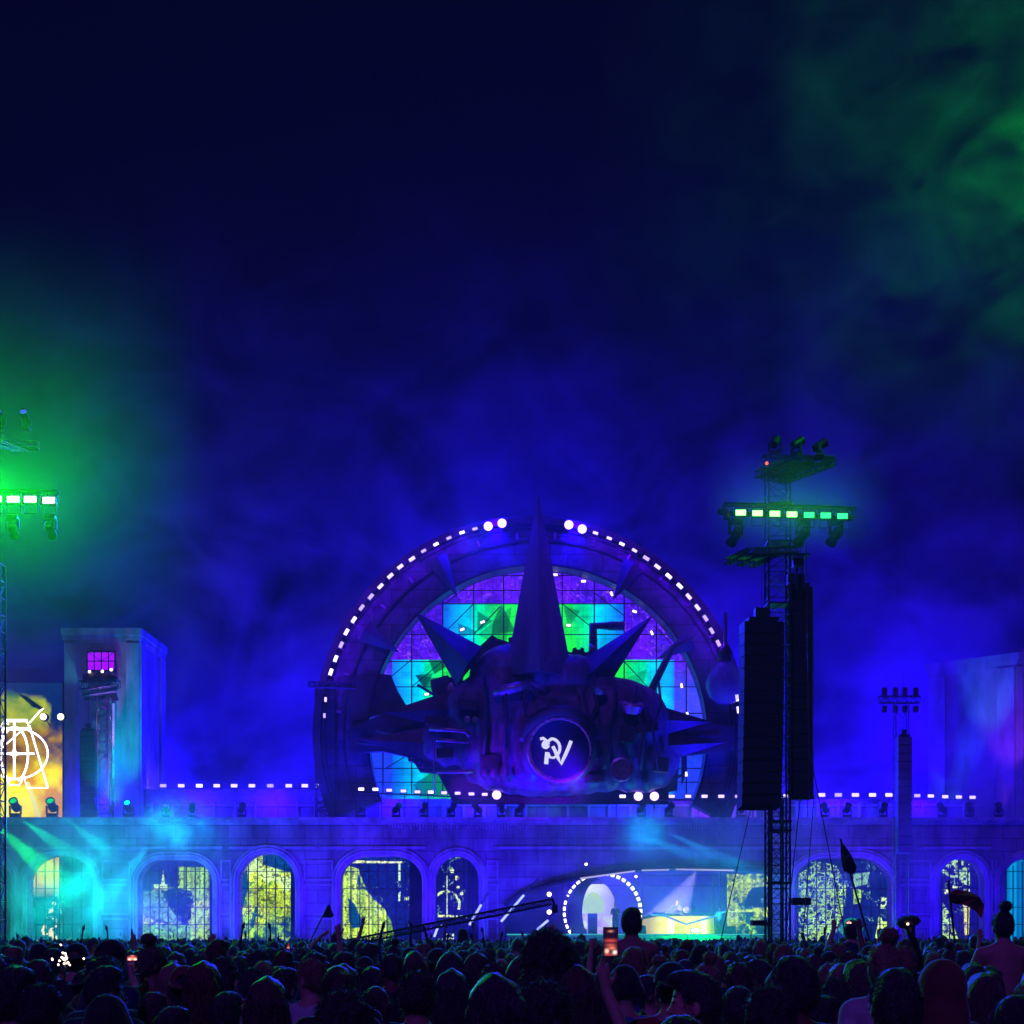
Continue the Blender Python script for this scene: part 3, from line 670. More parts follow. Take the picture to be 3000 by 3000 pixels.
# central machine sculpture
mach = thing('stage_sculpture', 'spiky machine creature with porthole and huge central spire above the stage', 'sculpture', P(1650, 2400, 93.5))
def seg_spike(name, tip, L, R, Y, dp, m=None):
    k = MB(); spike(k, w1(*tip), w1(*L), w1(*R), Y, dp); k.build(name, m or M_spike, mach)
M_spire = mat('tall spire sheet metal', (.16, .13, .24), .45, .4, var=.45, scale=.9, streak=5, bump=.2)
seg_spike('spire', (1005, 62), (862, 862), (1155, 862), 93.0, 1.9, M_spire)
seg_spike('spike', (465, 580), (650, 905), (760, 735), 93.6, 1.2); seg_spike('spike', (1505, 598), (1145, 822), (1300, 925), 93.6, 1.2)
seg_spike('spike', (330, 1022), (760, 880), (760, 1130), 93.8, .8)
seg_spike('spike', (230, 1140), (700, 1050), (700, 1290), 94.0, .7)
seg_spike('spike', (1760, 1062), (1450, 965), (1440, 1150), 93.8, .8)
seg_spike('spike', (1830, 1150), (1440, 1090), (1440, 1270), 94.0, .7)
def fin(pts, y0, y1, m, name='fin'):
    k = MB(); k.prism([w1(*p) for p in pts], 0, y1-y0, lambda x, z, y: (X(x, y0+.0), y0+y, Z(z, y0))); k.build(name, m, mach)
fin([(170, 1100), (360, 1012), (520, 985), (760, 940), (760, 1300), (560, 1285), (490, 1280), (462, 1235), (440, 1232), (438, 1215), (330, 1190), (180, 1195)], 95.0, 95.6, M_machd)
fin([(1480, 985), (1540, 1025), (1710, 1062), (1860, 1085), (1860, 1180), (1712, 1200), (1600, 1215), (1560, 1340), (1450, 1300)], 95.0, 95.6, M_machd)
fin([(160, 865), (300, 850), (365, 858), (395, 930), (432, 990), (360, 1020), (200, 1060), (150, 1000)], 95.8, 96.3, M_machd)
fin([(560, 975), (540, 920), (535, 880), (600, 860), (640, 880), (665, 893), (720, 860), (900, 860), (900, 980)], 95.1, 95.5, M_machd)
fin([(700, 900), (722, 742), (755, 730), (805, 683), (830, 700), (872, 712), (900, 760), (900, 900)], 94.9, 95.4, M_machd)
fin([(560, 1275), (900, 1290), (1570, 1225), (1575, 1420), (640, 1420)], 95.2, 95.6, M_machd)
fin([(1560, 1370), (1590, 1218), (1622, 1212), (1610, 1360)], 95.1, 95.4, M_machd, 'fin'); fin([(1628, 1212), (1650, 1208), (1645, 1300), (1630, 1340)], 95.3, 95.5, M_machd, 'fin')
# hull: one lumpy skin made from blended ellipsoids
def surface_nets(D, org, h):
    """isosurface D=0 of a 3-d grid as (verts, quads)"""
    s = D < 0; nx, ny, nz = D.shape
    c = np.zeros((nx-1, ny-1, nz-1), int)
    for i in (0, 1):
        for j in (0, 1):
            for q in (0, 1): c += s[i:nx-1+i, j:ny-1+j, q:nz-1+q]
    act = (c > 0) & (c < 8); idx = -np.ones(act.shape, int); I = np.argwhere(act); idx[act] = np.arange(len(I))
    acc = np.zeros((len(I), 3)); cnt = np.zeros(len(I)); E = []
    for ax in range(3):
        for u in (0, 1):
            for v in (0, 1):
                a = [0, 0, 0]; o = [x for x in range(3) if x != ax]; a[o[0]] = u; a[o[1]] = v; b = list(a); b[ax] = 1
                A = I+a; B = I+b; da = D[A[:, 0], A[:, 1], A[:, 2]]; db = D[B[:, 0], B[:, 1], B[:, 2]]; m = (da < 0) != (db < 0)
                t = np.where(m, da/np.where(m, da-db, 1), 0); p = A+(B-A)*t[:, None]; acc[m] += p[m]; cnt[m] += 1
    V = org+h*(acc/np.maximum(cnt, 1)[:, None]); Q = []
    for ax in range(3):
        o = [x for x in range(3) if x != ax]; sl0 = [slice(None)]*3; sl1 = [slice(None)]*3; sl0[ax] = slice(0, -1); sl1[ax] = slice(1, None)
        m = s[tuple(sl0)] != s[tuple(sl1)]; K = np.argwhere(m); K = K[(K[:, o[0]] > 0) & (K[:, o[1]] > 0) & (K[:, o[0]] < D.shape[o[0]]-1) & (K[:, o[1]] < D.shape[o[1]]-1)]
        ins = s[tuple(K.T)]
        def at(du, dv):
            q = K.copy(); q[:, o[0]] -= du; q[:, o[1]] -= dv; return idx[tuple(q.T)]
        q = np.stack([at(1, 1), at(0, 1), at(0, 0), at(1, 0)], 1)
        flip = ins if ax != 1 else ~ins; q[~flip] = q[~flip][:, ::-1]; Q.append(q)
    Q = np.concatenate(Q); Q = Q[(Q >= 0).all(1)]
    return V, Q
class SDF:
    def __init__(s, lo, hi, h):
        s.h = h; s.lo = np.array(lo, float); n = (np.ceil((np.array(hi)-s.lo)/h)+1).astype(int); s.D = np.full(n, 9.0)
        s.ax = [s.lo[i]+h*np.arange(n[i]) for i in range(3)]
    def _sub(s, lo, hi, pad):
        r = [];
        for i in range(3):
            a = int(max(0, np.floor((lo[i]-pad-s.lo[i])/s.h))); b = int(min(s.D.shape[i], np.ceil((hi[i]+pad-s.lo[i])/s.h)+1)); r.append(slice(a, max(a, b)))
        g = np.meshgrid(*[s.ax[i][r[i]] for i in range(3)], indexing='ij', sparse=True); return tuple(r), g
    def _mix(s, r, d, k):
        a = s.D[r]
        if k > 0:
            hh = np.clip(.5+.5*(a-d)/k, 0, 1); s.D[r] = a*(1-hh)+d*hh-k*hh*(1-hh)
        else: s.D[r] = np.minimum(a, d)
    def ell(s, c, rad, k=.02, rot=None, cut=False):
        c = np.array(c, float); R = max(rad); r, g = s._sub(c-R, c+R, max(k*2, s.h*3))
        p = [g[i]-c[i] for i in range(3)]
        if rot is not None:
            m = np.array(rot).T; p = [m[i][0]*p[0]+m[i][1]*p[1]+m[i][2]*p[2] for i in range(3)]
        q = np.sqrt(sum((p[i]/rad[i])**2 for i in range(3))); d = (q-1)*min(rad)*(.5+.5*np.clip(q, 0, 1)) if False else (q-1)*min(rad)
        if cut: s.D[r] = np.maximum(s.D[r], -d)
        else: s._mix(r, d, k)
        return s
    def cap(s, a, b, ra, rb, k=.02, sq=1.0):
        a, b = np.array(a, float), np.array(b, float); R = max(ra, rb); r, g = s._sub(np.minimum(a, b)-R, np.maximum(a, b)+R, max(k*2, s.h*3))
        ab = b-a; L = ab.dot(ab); t = np.clip(((g[0]-a[0])*ab[0]+(g[1]-a[1])*ab[1]+(g[2]-a[2])*ab[2])/L, 0, 1)
        d = np.sqrt((g[0]-a[0]-t*ab[0])**2+((g[1]-a[1]-t*ab[1])/sq)**2+(g[2]-a[2]-t*ab[2])**2)-(ra+(rb-ra)*t)
        s._mix(r, d, k); return s
    def mesh(s): return surface_nets(s.D, s.lo, s.h)
def np_mesh(name, V, Q, mats, smooth=True, mi=None):
    me = bpy.data.meshes.new(name); me.vertices.add(len(V)); me.vertices.foreach_set('co', np.asarray(V, np.float32).ravel())
    me.loops.add(Q.size); me.loops.foreach_set('vertex_index', Q.ravel().astype(np.int32)); n = Q.shape[1]
    me.polygons.add(len(Q)); me.polygons.foreach_set('loop_start', (np.arange(len(Q))*n).astype(np.int32)); me.update(calc_edges=True)
    if smooth: me.polygons.foreach_set('use_smooth', np.ones(len(Q), bool))
    for m in mats: me.materials.append(m)
    if mi is not None: me.polygons.foreach_set('material_index', np.asarray(mi, np.int32))
    me.validate(); return me
def q1(a, b, Y): v = P1(a, b, Y); return (v.x, v.y, v.z)
h = .14; lo = P1(420, 1420, 90); hi = P1(1680, 600, 97)
sd = SDF((lo.x, 90.2, lo.z), (hi.x, 96.2, hi.z), h); u = 1/1.486*94/FP
for (a, b, rx, rz, ry, Y) in ((1050, 1150, 400, 225, 2.2, 94), (830, 1010, 230, 170, 1.8, 94), (1330, 1060, 250, 190, 1.8, 94), (900, 850, 170, 130, 1.5, 94.2), (1130, 880, 180, 110, 1.6, 94), (640, 1150, 160, 110, 1.2, 94.3), (1450, 1240, 170, 130, 1.3, 94.3), (1060, 1310, 340, 70, 1.6, 94)):
    c = P1(a, b, Y); sd.ell((c.x, Y, c.z), (rx*u, ry, rz*u), .5)
for i in range(7):                        # ribs running down the right flank
    a, b, c = q1(1190+i*45, 930+i*8, 92.6+i*.12), q1(1215+i*47, 1080, 92.0+i*.15), q1(1240+i*50, 1250, 92.3+i*.16); sd.cap(a, b, .16, .22, .15); sd.cap(b, c, .22, .14, .15)
for i in range(5):
    a, b = q1(760+i*55, 1060+i*6, 92.2), q1(770+i*50, 1290, 92.2); sd.cap(a, b, .2, .28, .3)
sd.cap(q1(990, 770, 93.0), q1(1010, 860, 92.6), .35, .5, .3)
g_ = np.meshgrid(*sd.ax, indexing='ij', sparse=True)
sd.D += .045*np.sin(g_[0]*5.2+.8*np.sin(g_[2]*1.1))*np.clip(1.5-np.abs(g_[2]-12.3)*.4, 0, 1)+.02*np.sin(g_[2]*3.3+1.5*np.sin(g_[0]*1.1))
c = P1(1100, 1185, 91.6); sd.ell((c.x, 91.4, c.z), (155*u, 1.2, 155*u), .3); sd.ell((c.x, 90.6, c.z), (128*u, 1.3, 128*u), 0, cut=True)
V, Q = sd.mesh(); o = bpy.data.objects.new('hull', np_mesh('hull', V-np.array(mach.location), Q, [M_mach])); C.objects.link(o); o.parent = mach
# eyebrow arch over the porthole, porthole, emblem
c = P1(1100, 1185, 90.9); R = 133*u
k = MB(); k.path([(c.x+R*math.cos(t), 90.9, c.z+R*math.sin(t)) for t in np.linspace(0, 2*PI, 48, endpoint=False)], .10, 8, True); pr = k.build('porthole', M_brass, mach, smooth=True)
M_disc = mat('porthole disc', (.02, .01, .12), .35, var=.3, scale=1)
MB().lathe([(.02, -.06), (R-.02, -.06), (R-.02, .02), (.02, .02)], MT((c.x, 90.92, c.z), (0, -1, 0)), 48).build('disc', M_disc, pr)
for q in list(pr.children): pass
k = MB(); k.path([(c.x+(R+.42)*math.cos(t), 91.3, c.z+(R+.35)*math.sin(t)) for t in np.linspace(.3, 2.9, 24)], [.28+.25*math.sin(i/23*PI) for i in range(24)], 8); k.build('visor', M_machd, mach, smooth=True)
def w3(a, b): return P(1450+a/3.864, 1850+b/3.864, 90.82)
k = MB()
def stroke(pts, r): k.path([w3(*p) for p in pts], r*.0202/3.864, 8)
def arcp(cx, cy_, rx, ry, t0, t1, n=14): return [(cx+rx*math.cos(math.radians(t)), cy_-ry*math.sin(math.radians(t))) for t in np.linspace(t0, t1, n)]
stroke([(512, 1218), (545, 1208), (575, 1232), (600, 1245), (640, 1215)]+arcp(640, 1320, 95, 105, 80, -60, 16), 17)
stroke(arcp(575, 1282, 22, 24, 0, 350, 14), 26); stroke([(592, 1368), (585, 1430), (580, 1500)], 24); stroke([(600, 1372), (625, 1425), (665, 1430), (700, 1405)], 14)
stroke([(655, 1300), (680, 1350), (715, 1430), (748, 1500), (800, 1390), (835, 1310), (862, 1240)], 20)
k.build('emblem', M_emb, pr, smooth=True)
for ob in pr.children: ob.location = (0, 0, 0)
# pipes, caps, bulbs, lamps on the machine
def pipe(pts, r, m=M_brass, name='pipe', Y=91.9): MB().path([P1(a, b, Y) for a, b in pts], r, 10).build(name, m, mach, smooth=True)
pipe([(808, 935), (900, 915), (980, 898)], .32, M_brass); pipe([(530, 1092), (640, 1098), (690, 1103), (708, 1125)], .15); pipe([(560, 1140), (640, 1146), (705, 1150)], .12); pipe([(560, 1280), (650, 1280), (720, 1278)], .12)
pipe([(553, 1375), (553, 1130)], .05); pipe([(1245, 825), (1245, 645), (1380, 645)], .3, M_machd, Y=94.6); pipe([(1228, 745), (1262, 745)], .38, M_brass, 'pipe_collar', 94.6); pipe([(1330, 630), (1330, 660)], .38, M_machd, 'pipe_collar', 94.6)
pipe([(1470, 985), (1520, 880), (1590, 740), (1680, 690)], [.28, .24, .2, .06], M_machd, 'bent_arm', 94.9)
for a, b, r, hh in ((1270, 915, 30, .35), (1412, 985, 52, .5)):
    q = P1(a, b, 91.8); MB().lathe([(r*u*.8, -hh), (r*u, -hh*.2), (r*u*1.05, 0), (r*u*.95, .1), (r*u*.6, .12), (r*u*.55, .02)], MT(q, (0.1, -.35, 1)), 24).build('chimney_cap', M_brass, mach, auto=40)
for a, b, r in ((1368, 1268, 50), (1020, 795, 22)):
    q = P1(a, b, 91.6); MB().lathe([(r*u, -.5), (r*u, .1), (r*u*.8, .14), (r*u*.78, .02), (.05, .02)], MT(q, (0, -1, 0)), 28).build('round_hatch', M_brass, mach, auto=40)
for a in (698, 732, 765):
    q = P1(a, 1052, 92.4); MB().lathe([(.13, -.4), (.2, 0), (.2, .1), (.1, .12)], MT(q, (-.2, -1, 0)), 14).build('rivet_cap', M_brass, mach, auto=40)
# more machinery: hoses, plates, gear wheels and cables over the hull
rr = random.Random(21)
for i in range(9):
    a = 770+i*95; pts = [(a, 880+rr.uniform(-30, 40)), (a+rr.uniform(-25, 25), 990), (a+rr.uniform(-35, 35), 1090), (a+rr.uniform(-20, 20), 1180+rr.uniform(0, 120))]
    if 960 < a < 1240: continue
    pipe(pts, .07+.05*rr.random(), M_machd, 'hose', 91.75)
for a, b, r, nt in ((640, 925, 70, 12), (905, 790, 95, 14), (1180, 800, 60, 10), (520, 1180, 85, 14), (1530, 1180, 80, 12)):
    q = P1(a, b, 94.6); R_ = r*u; k = MB(); pl_ = []
    for j in range(nt):
        for f_, rr_ in ((-.32, .82), (-.2, 1), (.2, 1), (.32, .82)): t_ = 2*PI*(j+f_)/nt; pl_.append((q.x+R_*rr_*math.cos(t_), q.z+R_*rr_*math.sin(t_)))
    k.prism(pl_, 94.3, 94.75); k.build('gear_wheel', M_machd, mach)
    MB().lathe([(R_*.45, -.1), (R_*.45, .05), (R_*.3, .08), (.02, .08)], MT((q.x, 94.25, q.z), (0, -1, 0)), 20).build('gear_hub', M_brass, mach, auto=40)
for a, b, w_, h_, t_ in ((560, 1060, 90, 34, .1), (600, 1200, 70, 40, -.05), (1480, 1090, 90, 40, -.15), (1540, 1250, 60, 60, .1), (700, 990, 80, 36, .2), (1390, 1120, 60, 70, .1), (800, 1240, 60, 60, 0), (1250, 1310, 80, 30, 0)):
    q = P1(a, b, 92.3); k = MB(); Mr = Matrix.Rotation(t_, 3, 'Y'); k.obox(q, (w_*u, 1.0, h_*u), Mr)
    for sx in (-1, 1):
        for sz in (-1, 1): k.obox(q+Mr @ Vector((sx*w_*u*.42, -.53, sz*h_*u*.36)), (.09, .08, .09), Mr)
    k.build('armour_plate', M_machd, mach)
for pts in ([(300, 1100), (420, 1130), (520, 1090)], [(210, 1150), (380, 1170), (540, 1160)], [(480, 900), (560, 950), (700, 960)], [(1560, 1120), (1650, 1150), (1800, 1140)], [(1500, 1300), (1560, 1330), (1640, 1290)]): pipe(pts, .09, M_machd, 'cable_run', 94.6)
# hanging giant light bulb
b = P1(1820, 895, 94.0); bl = thing('giant_bulb', 'giant unlit glass bulb hanging at the side of the wheel', 'light bulb', b)
m = mat('bulb glass', (.35, .3, .6), .12, var=.2, scale=2, alpha=.42)
MB().lathe([(.05, -1.28), (.5, -1.2), (.95, -.85), (1.18, -.3), (1.2, .1), (1.0, .6), (.62, 1.05), (.45, 1.35)], MT(b), 32).build('glass', m, bl, smooth=True)
MB().lathe([(.45, 1.35), (.48, 1.4), (.44, 1.5), (.48, 1.6), (.44, 1.7), (.48, 1.8), (.44, 1.95), (.3, 2.2), (.1, 2.3)], MT(b), 24).build('socket', M_machd, bl, auto=40)
MB().tube(b+Vector((0, 0, 2.2)), P1(1820, 590, 95.5), .12).build('hanger', M_machd, bl)
# ------------------------------------------------------------------ light fittings
def strobe(name, label, cat, w_, h_, lensm, group=None, d=.22):
    t = thing(name, label, cat, (0, 0, 0), group)
    MB().box((-w_/2-.05, 0, -h_/2-.05), (w_/2+.05, d, h_/2+.05)).build('housing', M_black, t)
    MB().box((-w_/2, -.03, -h_/2), (w_/2, -.004, h_/2)).build('lens', lensm, t)
    k = MB(); k.tube((-w_/2-.02, d*.5, -h_/2-.05), (-w_/2-.02, d*.5, -h_/2-.3), .02, 4); k.tube((w_/2+.02, d*.5, -h_/2-.05), (w_/2+.02, d*.5, -h_/2-.3), .02, 4)
    k.tube((-w_/2-.02, d*.5, -h_/2-.3), (w_/2+.02, d*.5, -h_/2-.3), .02, 4); k.build('yoke', M_steeld, t)
    return t
FREE = []; M_white2 = emit('dimmer lamp lens', (.42, .3, 1), 1.9); M_white3 = emit('strong lamp lens', (.6, .5, 1), 4)
def place(proto, loc, rot=(0, 0, 0), label=None, group=None, scale=None):
    if id(proto) not in FREE: FREE.append(id(proto)); o = proto
    else: o = copy_tree(proto)
    o.location = loc; o.rotation_euler = rot
    if o.name.startswith('strobe_light'):
        ln = [c for c in o.children if c.name.startswith('lens')][0]; ln.material_slots[0].link = 'OBJECT'; ln.material_slots[0].material = random.choice((M_white, M_white, M_white2, M_white3))
    if label: o['label'] = label
    if group: o['group'] = group
    if scale: o.scale = (scale,)*3
    return o
YL = 98.3
row_a = [(x, 2302) for x in (478, 531, 584, 635, 686, 738, 792, 846, 893, 935, 977)]
row_b = [(900+a/1.486, 1400+b/1.486) for a, b in zip((235, 297, 357, 419, 480, 538, 596, 655, 715, 773), (1355, 1356, 1360, 1363, 1367, 1368, 1371, 1373, 1376, 1378))]
row_c = [(1824, 2333), (1968, 2333), (2016, 2333), (2064, 2333), (2113, 2333), (2162, 2333), (2304, 2332), (2358, 2332)]
row_d = [(2407, 2329), (2456, 2329), (2506, 2329), (2556, 2329), (2604, 2329)]
row_e = [(2687, 2331), (2727, 2332), (2769, 2334), (2809, 2335), (2849, 2336)]
st = strobe('strobe_light', 'white strobe light', 'stage light', .40, .2, M_white)
ORD = ['first', 'second', 'third', 'fourth', 'fifth', 'sixth', 'seventh', 'eighth', 'ninth', 'tenth', 'eleventh', 'twelfth', 'thirteenth', 'fourteenth', 'fifteenth', 'sixteenth', 'seventeenth', 'eighteenth', 'nineteenth']
for row, lb, g_, sc_w in ((row_a, 'in the long row beside the teal tower', 'strobes in the left parapet row', 1), (row_b, 'in the small row sloping below the wheel', 'strobes under the left of the wheel', .85),
                    (row_c, 'on the stand between porthole and speaker tower', 'strobes under the right of the wheel', .9), (row_d, 'in the row of five beside the speaker tower', 'strobes right of the speaker tower', 1.1), (row_e, 'in the last row of five by the pale tower', 'strobes beside the pale tower', .95)):
    for i, (x, y) in enumerate(row): place(st, P(x, y, 94.5 if row in (row_b, row_c) else YL), (0, 0, 0), '%s strobe from the left %s' % (ORD[i], lb), g_, sc_w)
arcL = [(103,845),(124,787),(148,727),(171,671),(203,618),(237,565),(277,517),(319,472),(362,427),(405,387),(456,353),(507,318),(561,289),(617,262),(674,238),(730,222)]
arcR = [(1255,240),(1315,263),(1370,288),(1425,316),(1476,350),(1525,387),(1574,428),(1622,471),(1661,517),(1699,564),(1734,611),(1761,666),(1790,720),(1872,958),(1878,1010),(1886,1072)]
for pts, lb, g_ in ((arcL, 'strobe up the left curve of the wheel rim', 'strobes on the left curve of the rim'), (arcR, 'strobe down the right curve from the spire', 'strobes on the right curve of the rim')):
    for i, (a, b) in enumerate(pts):
        x, y = w1(a, b); ang = math.atan2(-(y-CO_[1]), x-CO_[0]); tilt = PI/2-ang
        s_ = .8 if b < 330 else 1.0
        if i % 2 == 0 and b < 900: lamp('strobe_glow', 'POINT', P(x, y, YW-1.9), 75, (.1, 0, 1), shadow_soft_size=.1)
        place(st, P(x, y, YW-1.3), (0, tilt, 0), '%s white %s' % (ORD[i], lb), g_, s_)
for a, b in ((80, 965), (75, 1035)): place(st, P1(a, b, YW-1.3), (0, PI/2, 0), '%s of two upright strobes at the low left foot of the rim' % ('upper' if b < 1000 else 'lower'), 'strobes at the low left foot of the rim', .7)
rl = thing('round_lamp', '', 'stage light', (0, 0, 0), 'bright round lamps')
MB().lathe([(.02, 0), (.27, 0), (.27, .05), (.02, .08)], MT((0, 0, 0), (0, -1, 0)), 20).build('lens', M_whiteb, rl)
MB().lathe([(.2, -.4), (.3, -.1), (.33, 0), (.33, .07), (.29, .07), (.29, -.02)], MT((0, 0, 0), (0, -1, 0)), 20).build('housing', M_black, rl)
MB().tube((0, .2, -.3), (0, .2, -.75), .04).build('bracket', M_steeld, rl)
for (x, y), Yq, lb, g_ in (((w1(788, 211)), YW-1.3, 'outer bright round lamp on the rim left of the spire', None), ((w1(848, 198)), YW-1.3, 'bright round lamp on the rim just left of the spire', None), ((w1(1139, 205)), YW-1.3, 'bright round lamp on the rim just right of the spire', None), ((w1(1197, 223)), YW-1.3, 'outer bright round lamp on the rim right of the spire', None),
                       ((1455, 2329), 94.5, 'bright round lamp ending the left parapet row', None), ((1870, 2333), 94.5, 'bright round lamp nearer the porthole on the parapet', None), ((1917, 2333), 94.5, 'bright round lamp next to the strobes on the parapet', None)):
    place(rl, P(x, y, Yq), (0, 0, 0), lb, 'bright round lamps')
k = MB(); k.path([P(1045, 2322, 94.8), P(1250, 2330, 94.8), P(1460, 2342, 94.8)], .05, 6)
for x in range(1050, 1470, 68): k.tube(P(x, 2396, 94.8), P(x, 2324+(x-1045)*.043, 94.8), .035, 5)
tag(k.build('light_stand', M_machd), 'sloping pipe stand carrying the small strobes below the wheel', 'light stand')
k = MB(); k.tube(P(1800, 2344, 94.8), P(2375, 2343, 94.8), .05, 6)
for x in range(1806, 2375, 80): k.tube(P(x, 2396, 94.8), P(x, 2344, 94.8), .035, 5)
tag(k.build('light_stand', M_machd), 'level pipe stand carrying the strobes right of the porthole', 'light stand')
LBP = ['left of the spire top', 'upper left above the panels', 'at the left spike tip edge', 'low left on violet', 'beside the left spike tip', 'right one on the green shards', 'left one on the green shards', 'lowest on the left green panel', 'just right of the spire top', 'second right of the spire top', 'below the upper right rim spike', 'on green right of the spire', 'over the right spike', 'right of the right spike tip', 'on the lower right green panel', 'near the right edge of the screen', 'lowest on the right edge', 'in the small gap at lower right']
lb_ = thing('led_bar', '', 'led bar', (0, 0, 0)); MB().box((-.14, -.03, -.07), (.14, 0, .07)).build('lens', emit('warm white bar', (1, .8, 1), 2.2), lb_); MB().box((-.17, .003, -.1), (.17, .12, .1)).build('housing', M_black, lb_)
for i, (a, b, r) in enumerate(((845,412,0),(728,442,.5),(585,497,.6),(418,655,.9),(485,560,.7),(763,628,.4),(675,660,.4),(520,942,.1),(1080,422,0),(1203,450,0),(1325,505,-1.2),(1138,642,0),(1425,582,-.3),(1500,675,-1.1),(1425,912,-1.1),(1630,905,-1.4),(1655,1030,-1.4),(1650,1290,-1.5))):
    place(lb_, P1(a, b, YW+.8), (0, -r, 0), 'small light bar on the round screen, '+LBP[i], 'light bars before the round screen')
# moving heads
def moving_head(lens_m, label='', group=None, name='moving_head'):
    t = thing(name, label, 'stage light', (0, 0, 0), group)
    MB().box((-.2, -.16, 0), (.2, .16, .14)).build('base', M_black, t)
    k = MB(); k.box((-.25, -.06, .145), (.25, .06, .2)); k.box((-.25, -.06, .2), (-.2, .06, .52)); k.box((.2, -.06, .2), (.25, .06, .52)); k.build('yoke', M_black, t)
    M_ = MT((0, 0, .5), (0, -.75, .5)); hd = MB().lathe([(.06, -.3), (.15, -.24), (.19, -.05), (.15, .1), (.18, .24), (.19, .36), (.15, .365), (.14, .3)], M_, 18).build('head', M_black, t, auto=40)
    MB().lathe([(.01, .325), (.14, .325), (.13, .34), (.01, .35)], M_, 18).build('lens', lens_m, hd); return t
M_lensd = mat('dark lens glass', (.05, .06, .15), .1, spec=.8)
mh = moving_head(M_lensd); mh_g = moving_head(M_greenl); mh_c = moving_head(M_cyan); mh_b = moving_head(M_bluel)
ZL = Z(2396, YF)
rr = random.Random(5)
for i, x in enumerate((560, 705, 1055, 1160, 1240, 1320, 1400, 1470, 1520, 1880, 1960, 2095, 2175, 2420, 2485, 2590, 2765, 2845, 2930)):
    place(mh, (X(x, YF), YF+.3, ZL), (0, 0, rr.uniform(-.8, .8)), '%s unlit moving head from the left on the facade ledge' % ORD[i], 'unlit moving heads on the ledge', 1.15)
for x in (42, 150): place(mh_g, (X(x, YF), YF+.2, ZL), (0, 0, 0), 'green moving head lamp on the ledge %s yellow screen' % ('under the middle of the' if x < 100 else 'at the corner of the'), 'green moving heads on the ledge', 1.5)
place(mh_c, (X(374, YF), YF+.2, ZL), (0, 0, 0), 'cyan moving head lamp on the ledge below the teal tower', None, 1.35)
place(mh_b, (X(485, YF), YF+.2, ZL), (0, 0, 0), 'small blue moving head lamp on the ledge right of the teal tower', None, 1.1)

# ------------------------------------------------------------------ speaker tower at the right
YT = 50.0
tw = thing('light_tower', 'black truss light tower with a green strobe bar and tilted trusses on top', 'truss tower', (X(2278, YT), YT, 0))
k = MB(); truss(k, (X(2278, YT), YT, 0), (X(2278, YT), YT, Z(1400, YT)), px(62, YT), .7, 34, .035, .016, (1, 0, 0)); k.build('mast', M_steeld, tw)
k = MB(); truss(k, (X(2262, YT), YT-.8, 0), (X(2262, YT), YT-.8, Z(2350, YT)), .36, .36, 12, .03, .014, (1, 0, 0)); k.build('mast_brace', M_black, tw)
for y in (2405, 2432, 2585, 1480, 1590, 1770): k = MB().box((X(2244, YT), YT-.4, Z(y+5, YT)), (X(2314, YT), YT+.4, Z(y, YT))); k.build('collar', M_black, tw)
# tilted top trusses (seen from below), long pieces running away to the right
zt = Z(1345, YT)
k = MB()
for dx, yo in ((0, -1.3), (.42, -.3), (.84, .7)):
    truss(k, P(2222+dx*62, 1392+dx*14, YT-1.6), P(2300+dx*100, 1354, YT+1.6), .2, .2, 9, .035, .014)
truss(k, P(2232, 1348, YT+1.5), P(2442, 1352, YT+1.5), .24, .24, 9, .035, .012)
truss(k, P(2290, 1408, YT-1.6), P(2440, 1354, YT+1.5), .2, .2, 10, .035, .014); k.build('top_frame', M_steeld, tw)
k = MB(); truss(k, (X(2110, YT), YT-.6, Z(1506, YT)), (X(2492, YT), YT-.6, Z(1520, YT)), .3, .3, 16, .035, .014); k.build('cross_truss', M_black, tw)
k = MB()
for i in range(3): truss(k, P(2132+i*36, 1646+i*4, YT-1.7), P(2200+i*40, 1612+i*3, YT+.9), .16, .16, 7, .035, .014)
truss(k, (X(2200, YT), YT-.5, Z(1628, YT)), (X(2330, YT), YT-.5, Z(1622, YT)), .2, .2, 8, .03, .012); k.build('middle_frame', M_steeld, tw)
k = MB().lathe([(.01, 0), (.05, .01), (.05, .05), (.01, .06)], MT(P(2246, 1358, YT-1.8), (0, -1, 0)), 10); k.build('beacon', emit('red beacon', (1, .12, .08), 2), tw)
sg = strobe('strobe_unit', '', 'stage light', .32, .17, M_lime, None, .12)
scy = strobe('strobe_unit', '', 'stage light', .32, .17, M_limec, None, .12)
for i, x in enumerate((2170, 2219, 2270, 2320, 2370, 2419, 2468)):
    place(sg if i < 4 else scy, P(x, 1502+i*1.7, YT-.85), (0, 0, 0), '%s %s strobe along the cross bar of the speaker tower' % (ORD[i], 'bright green' if i < 4 else 'blue green'), '%s strobe panels on the speaker tower' % ('green' if i < 4 else 'blue green'))
for (x, y), rt, lb in (((2270, 1335), (0, 0, 2.8), 'moving head on the tower top nearest the mast'), ((2333, 1338), (0, 0, 2.2), 'moving head in the middle of the tower top'), ((2400, 1340), (0, .3, 1.6), 'tilted moving head at the outer end of the tower top')):
    place(mh, P(x, y, YT+1.2), rt, 'black '+lb, 'unlit heads on the speaker tower', .85)
for x, lb in ((2155, 'left end'), (2352, 'middle'), (2448, 'right end')):
    place(mh, P(x, 1522, YT-.6), (PI, 0, .4), 'black moving head hanging below the %s of the green bar' % lb, 'heads hanging under the green bar', 1.0)
place(mh, P(2112, 1500, YT-.6), (PI*.6, 0, .4), 'small black lamp clamped at the tip of the green bar', None, .6)
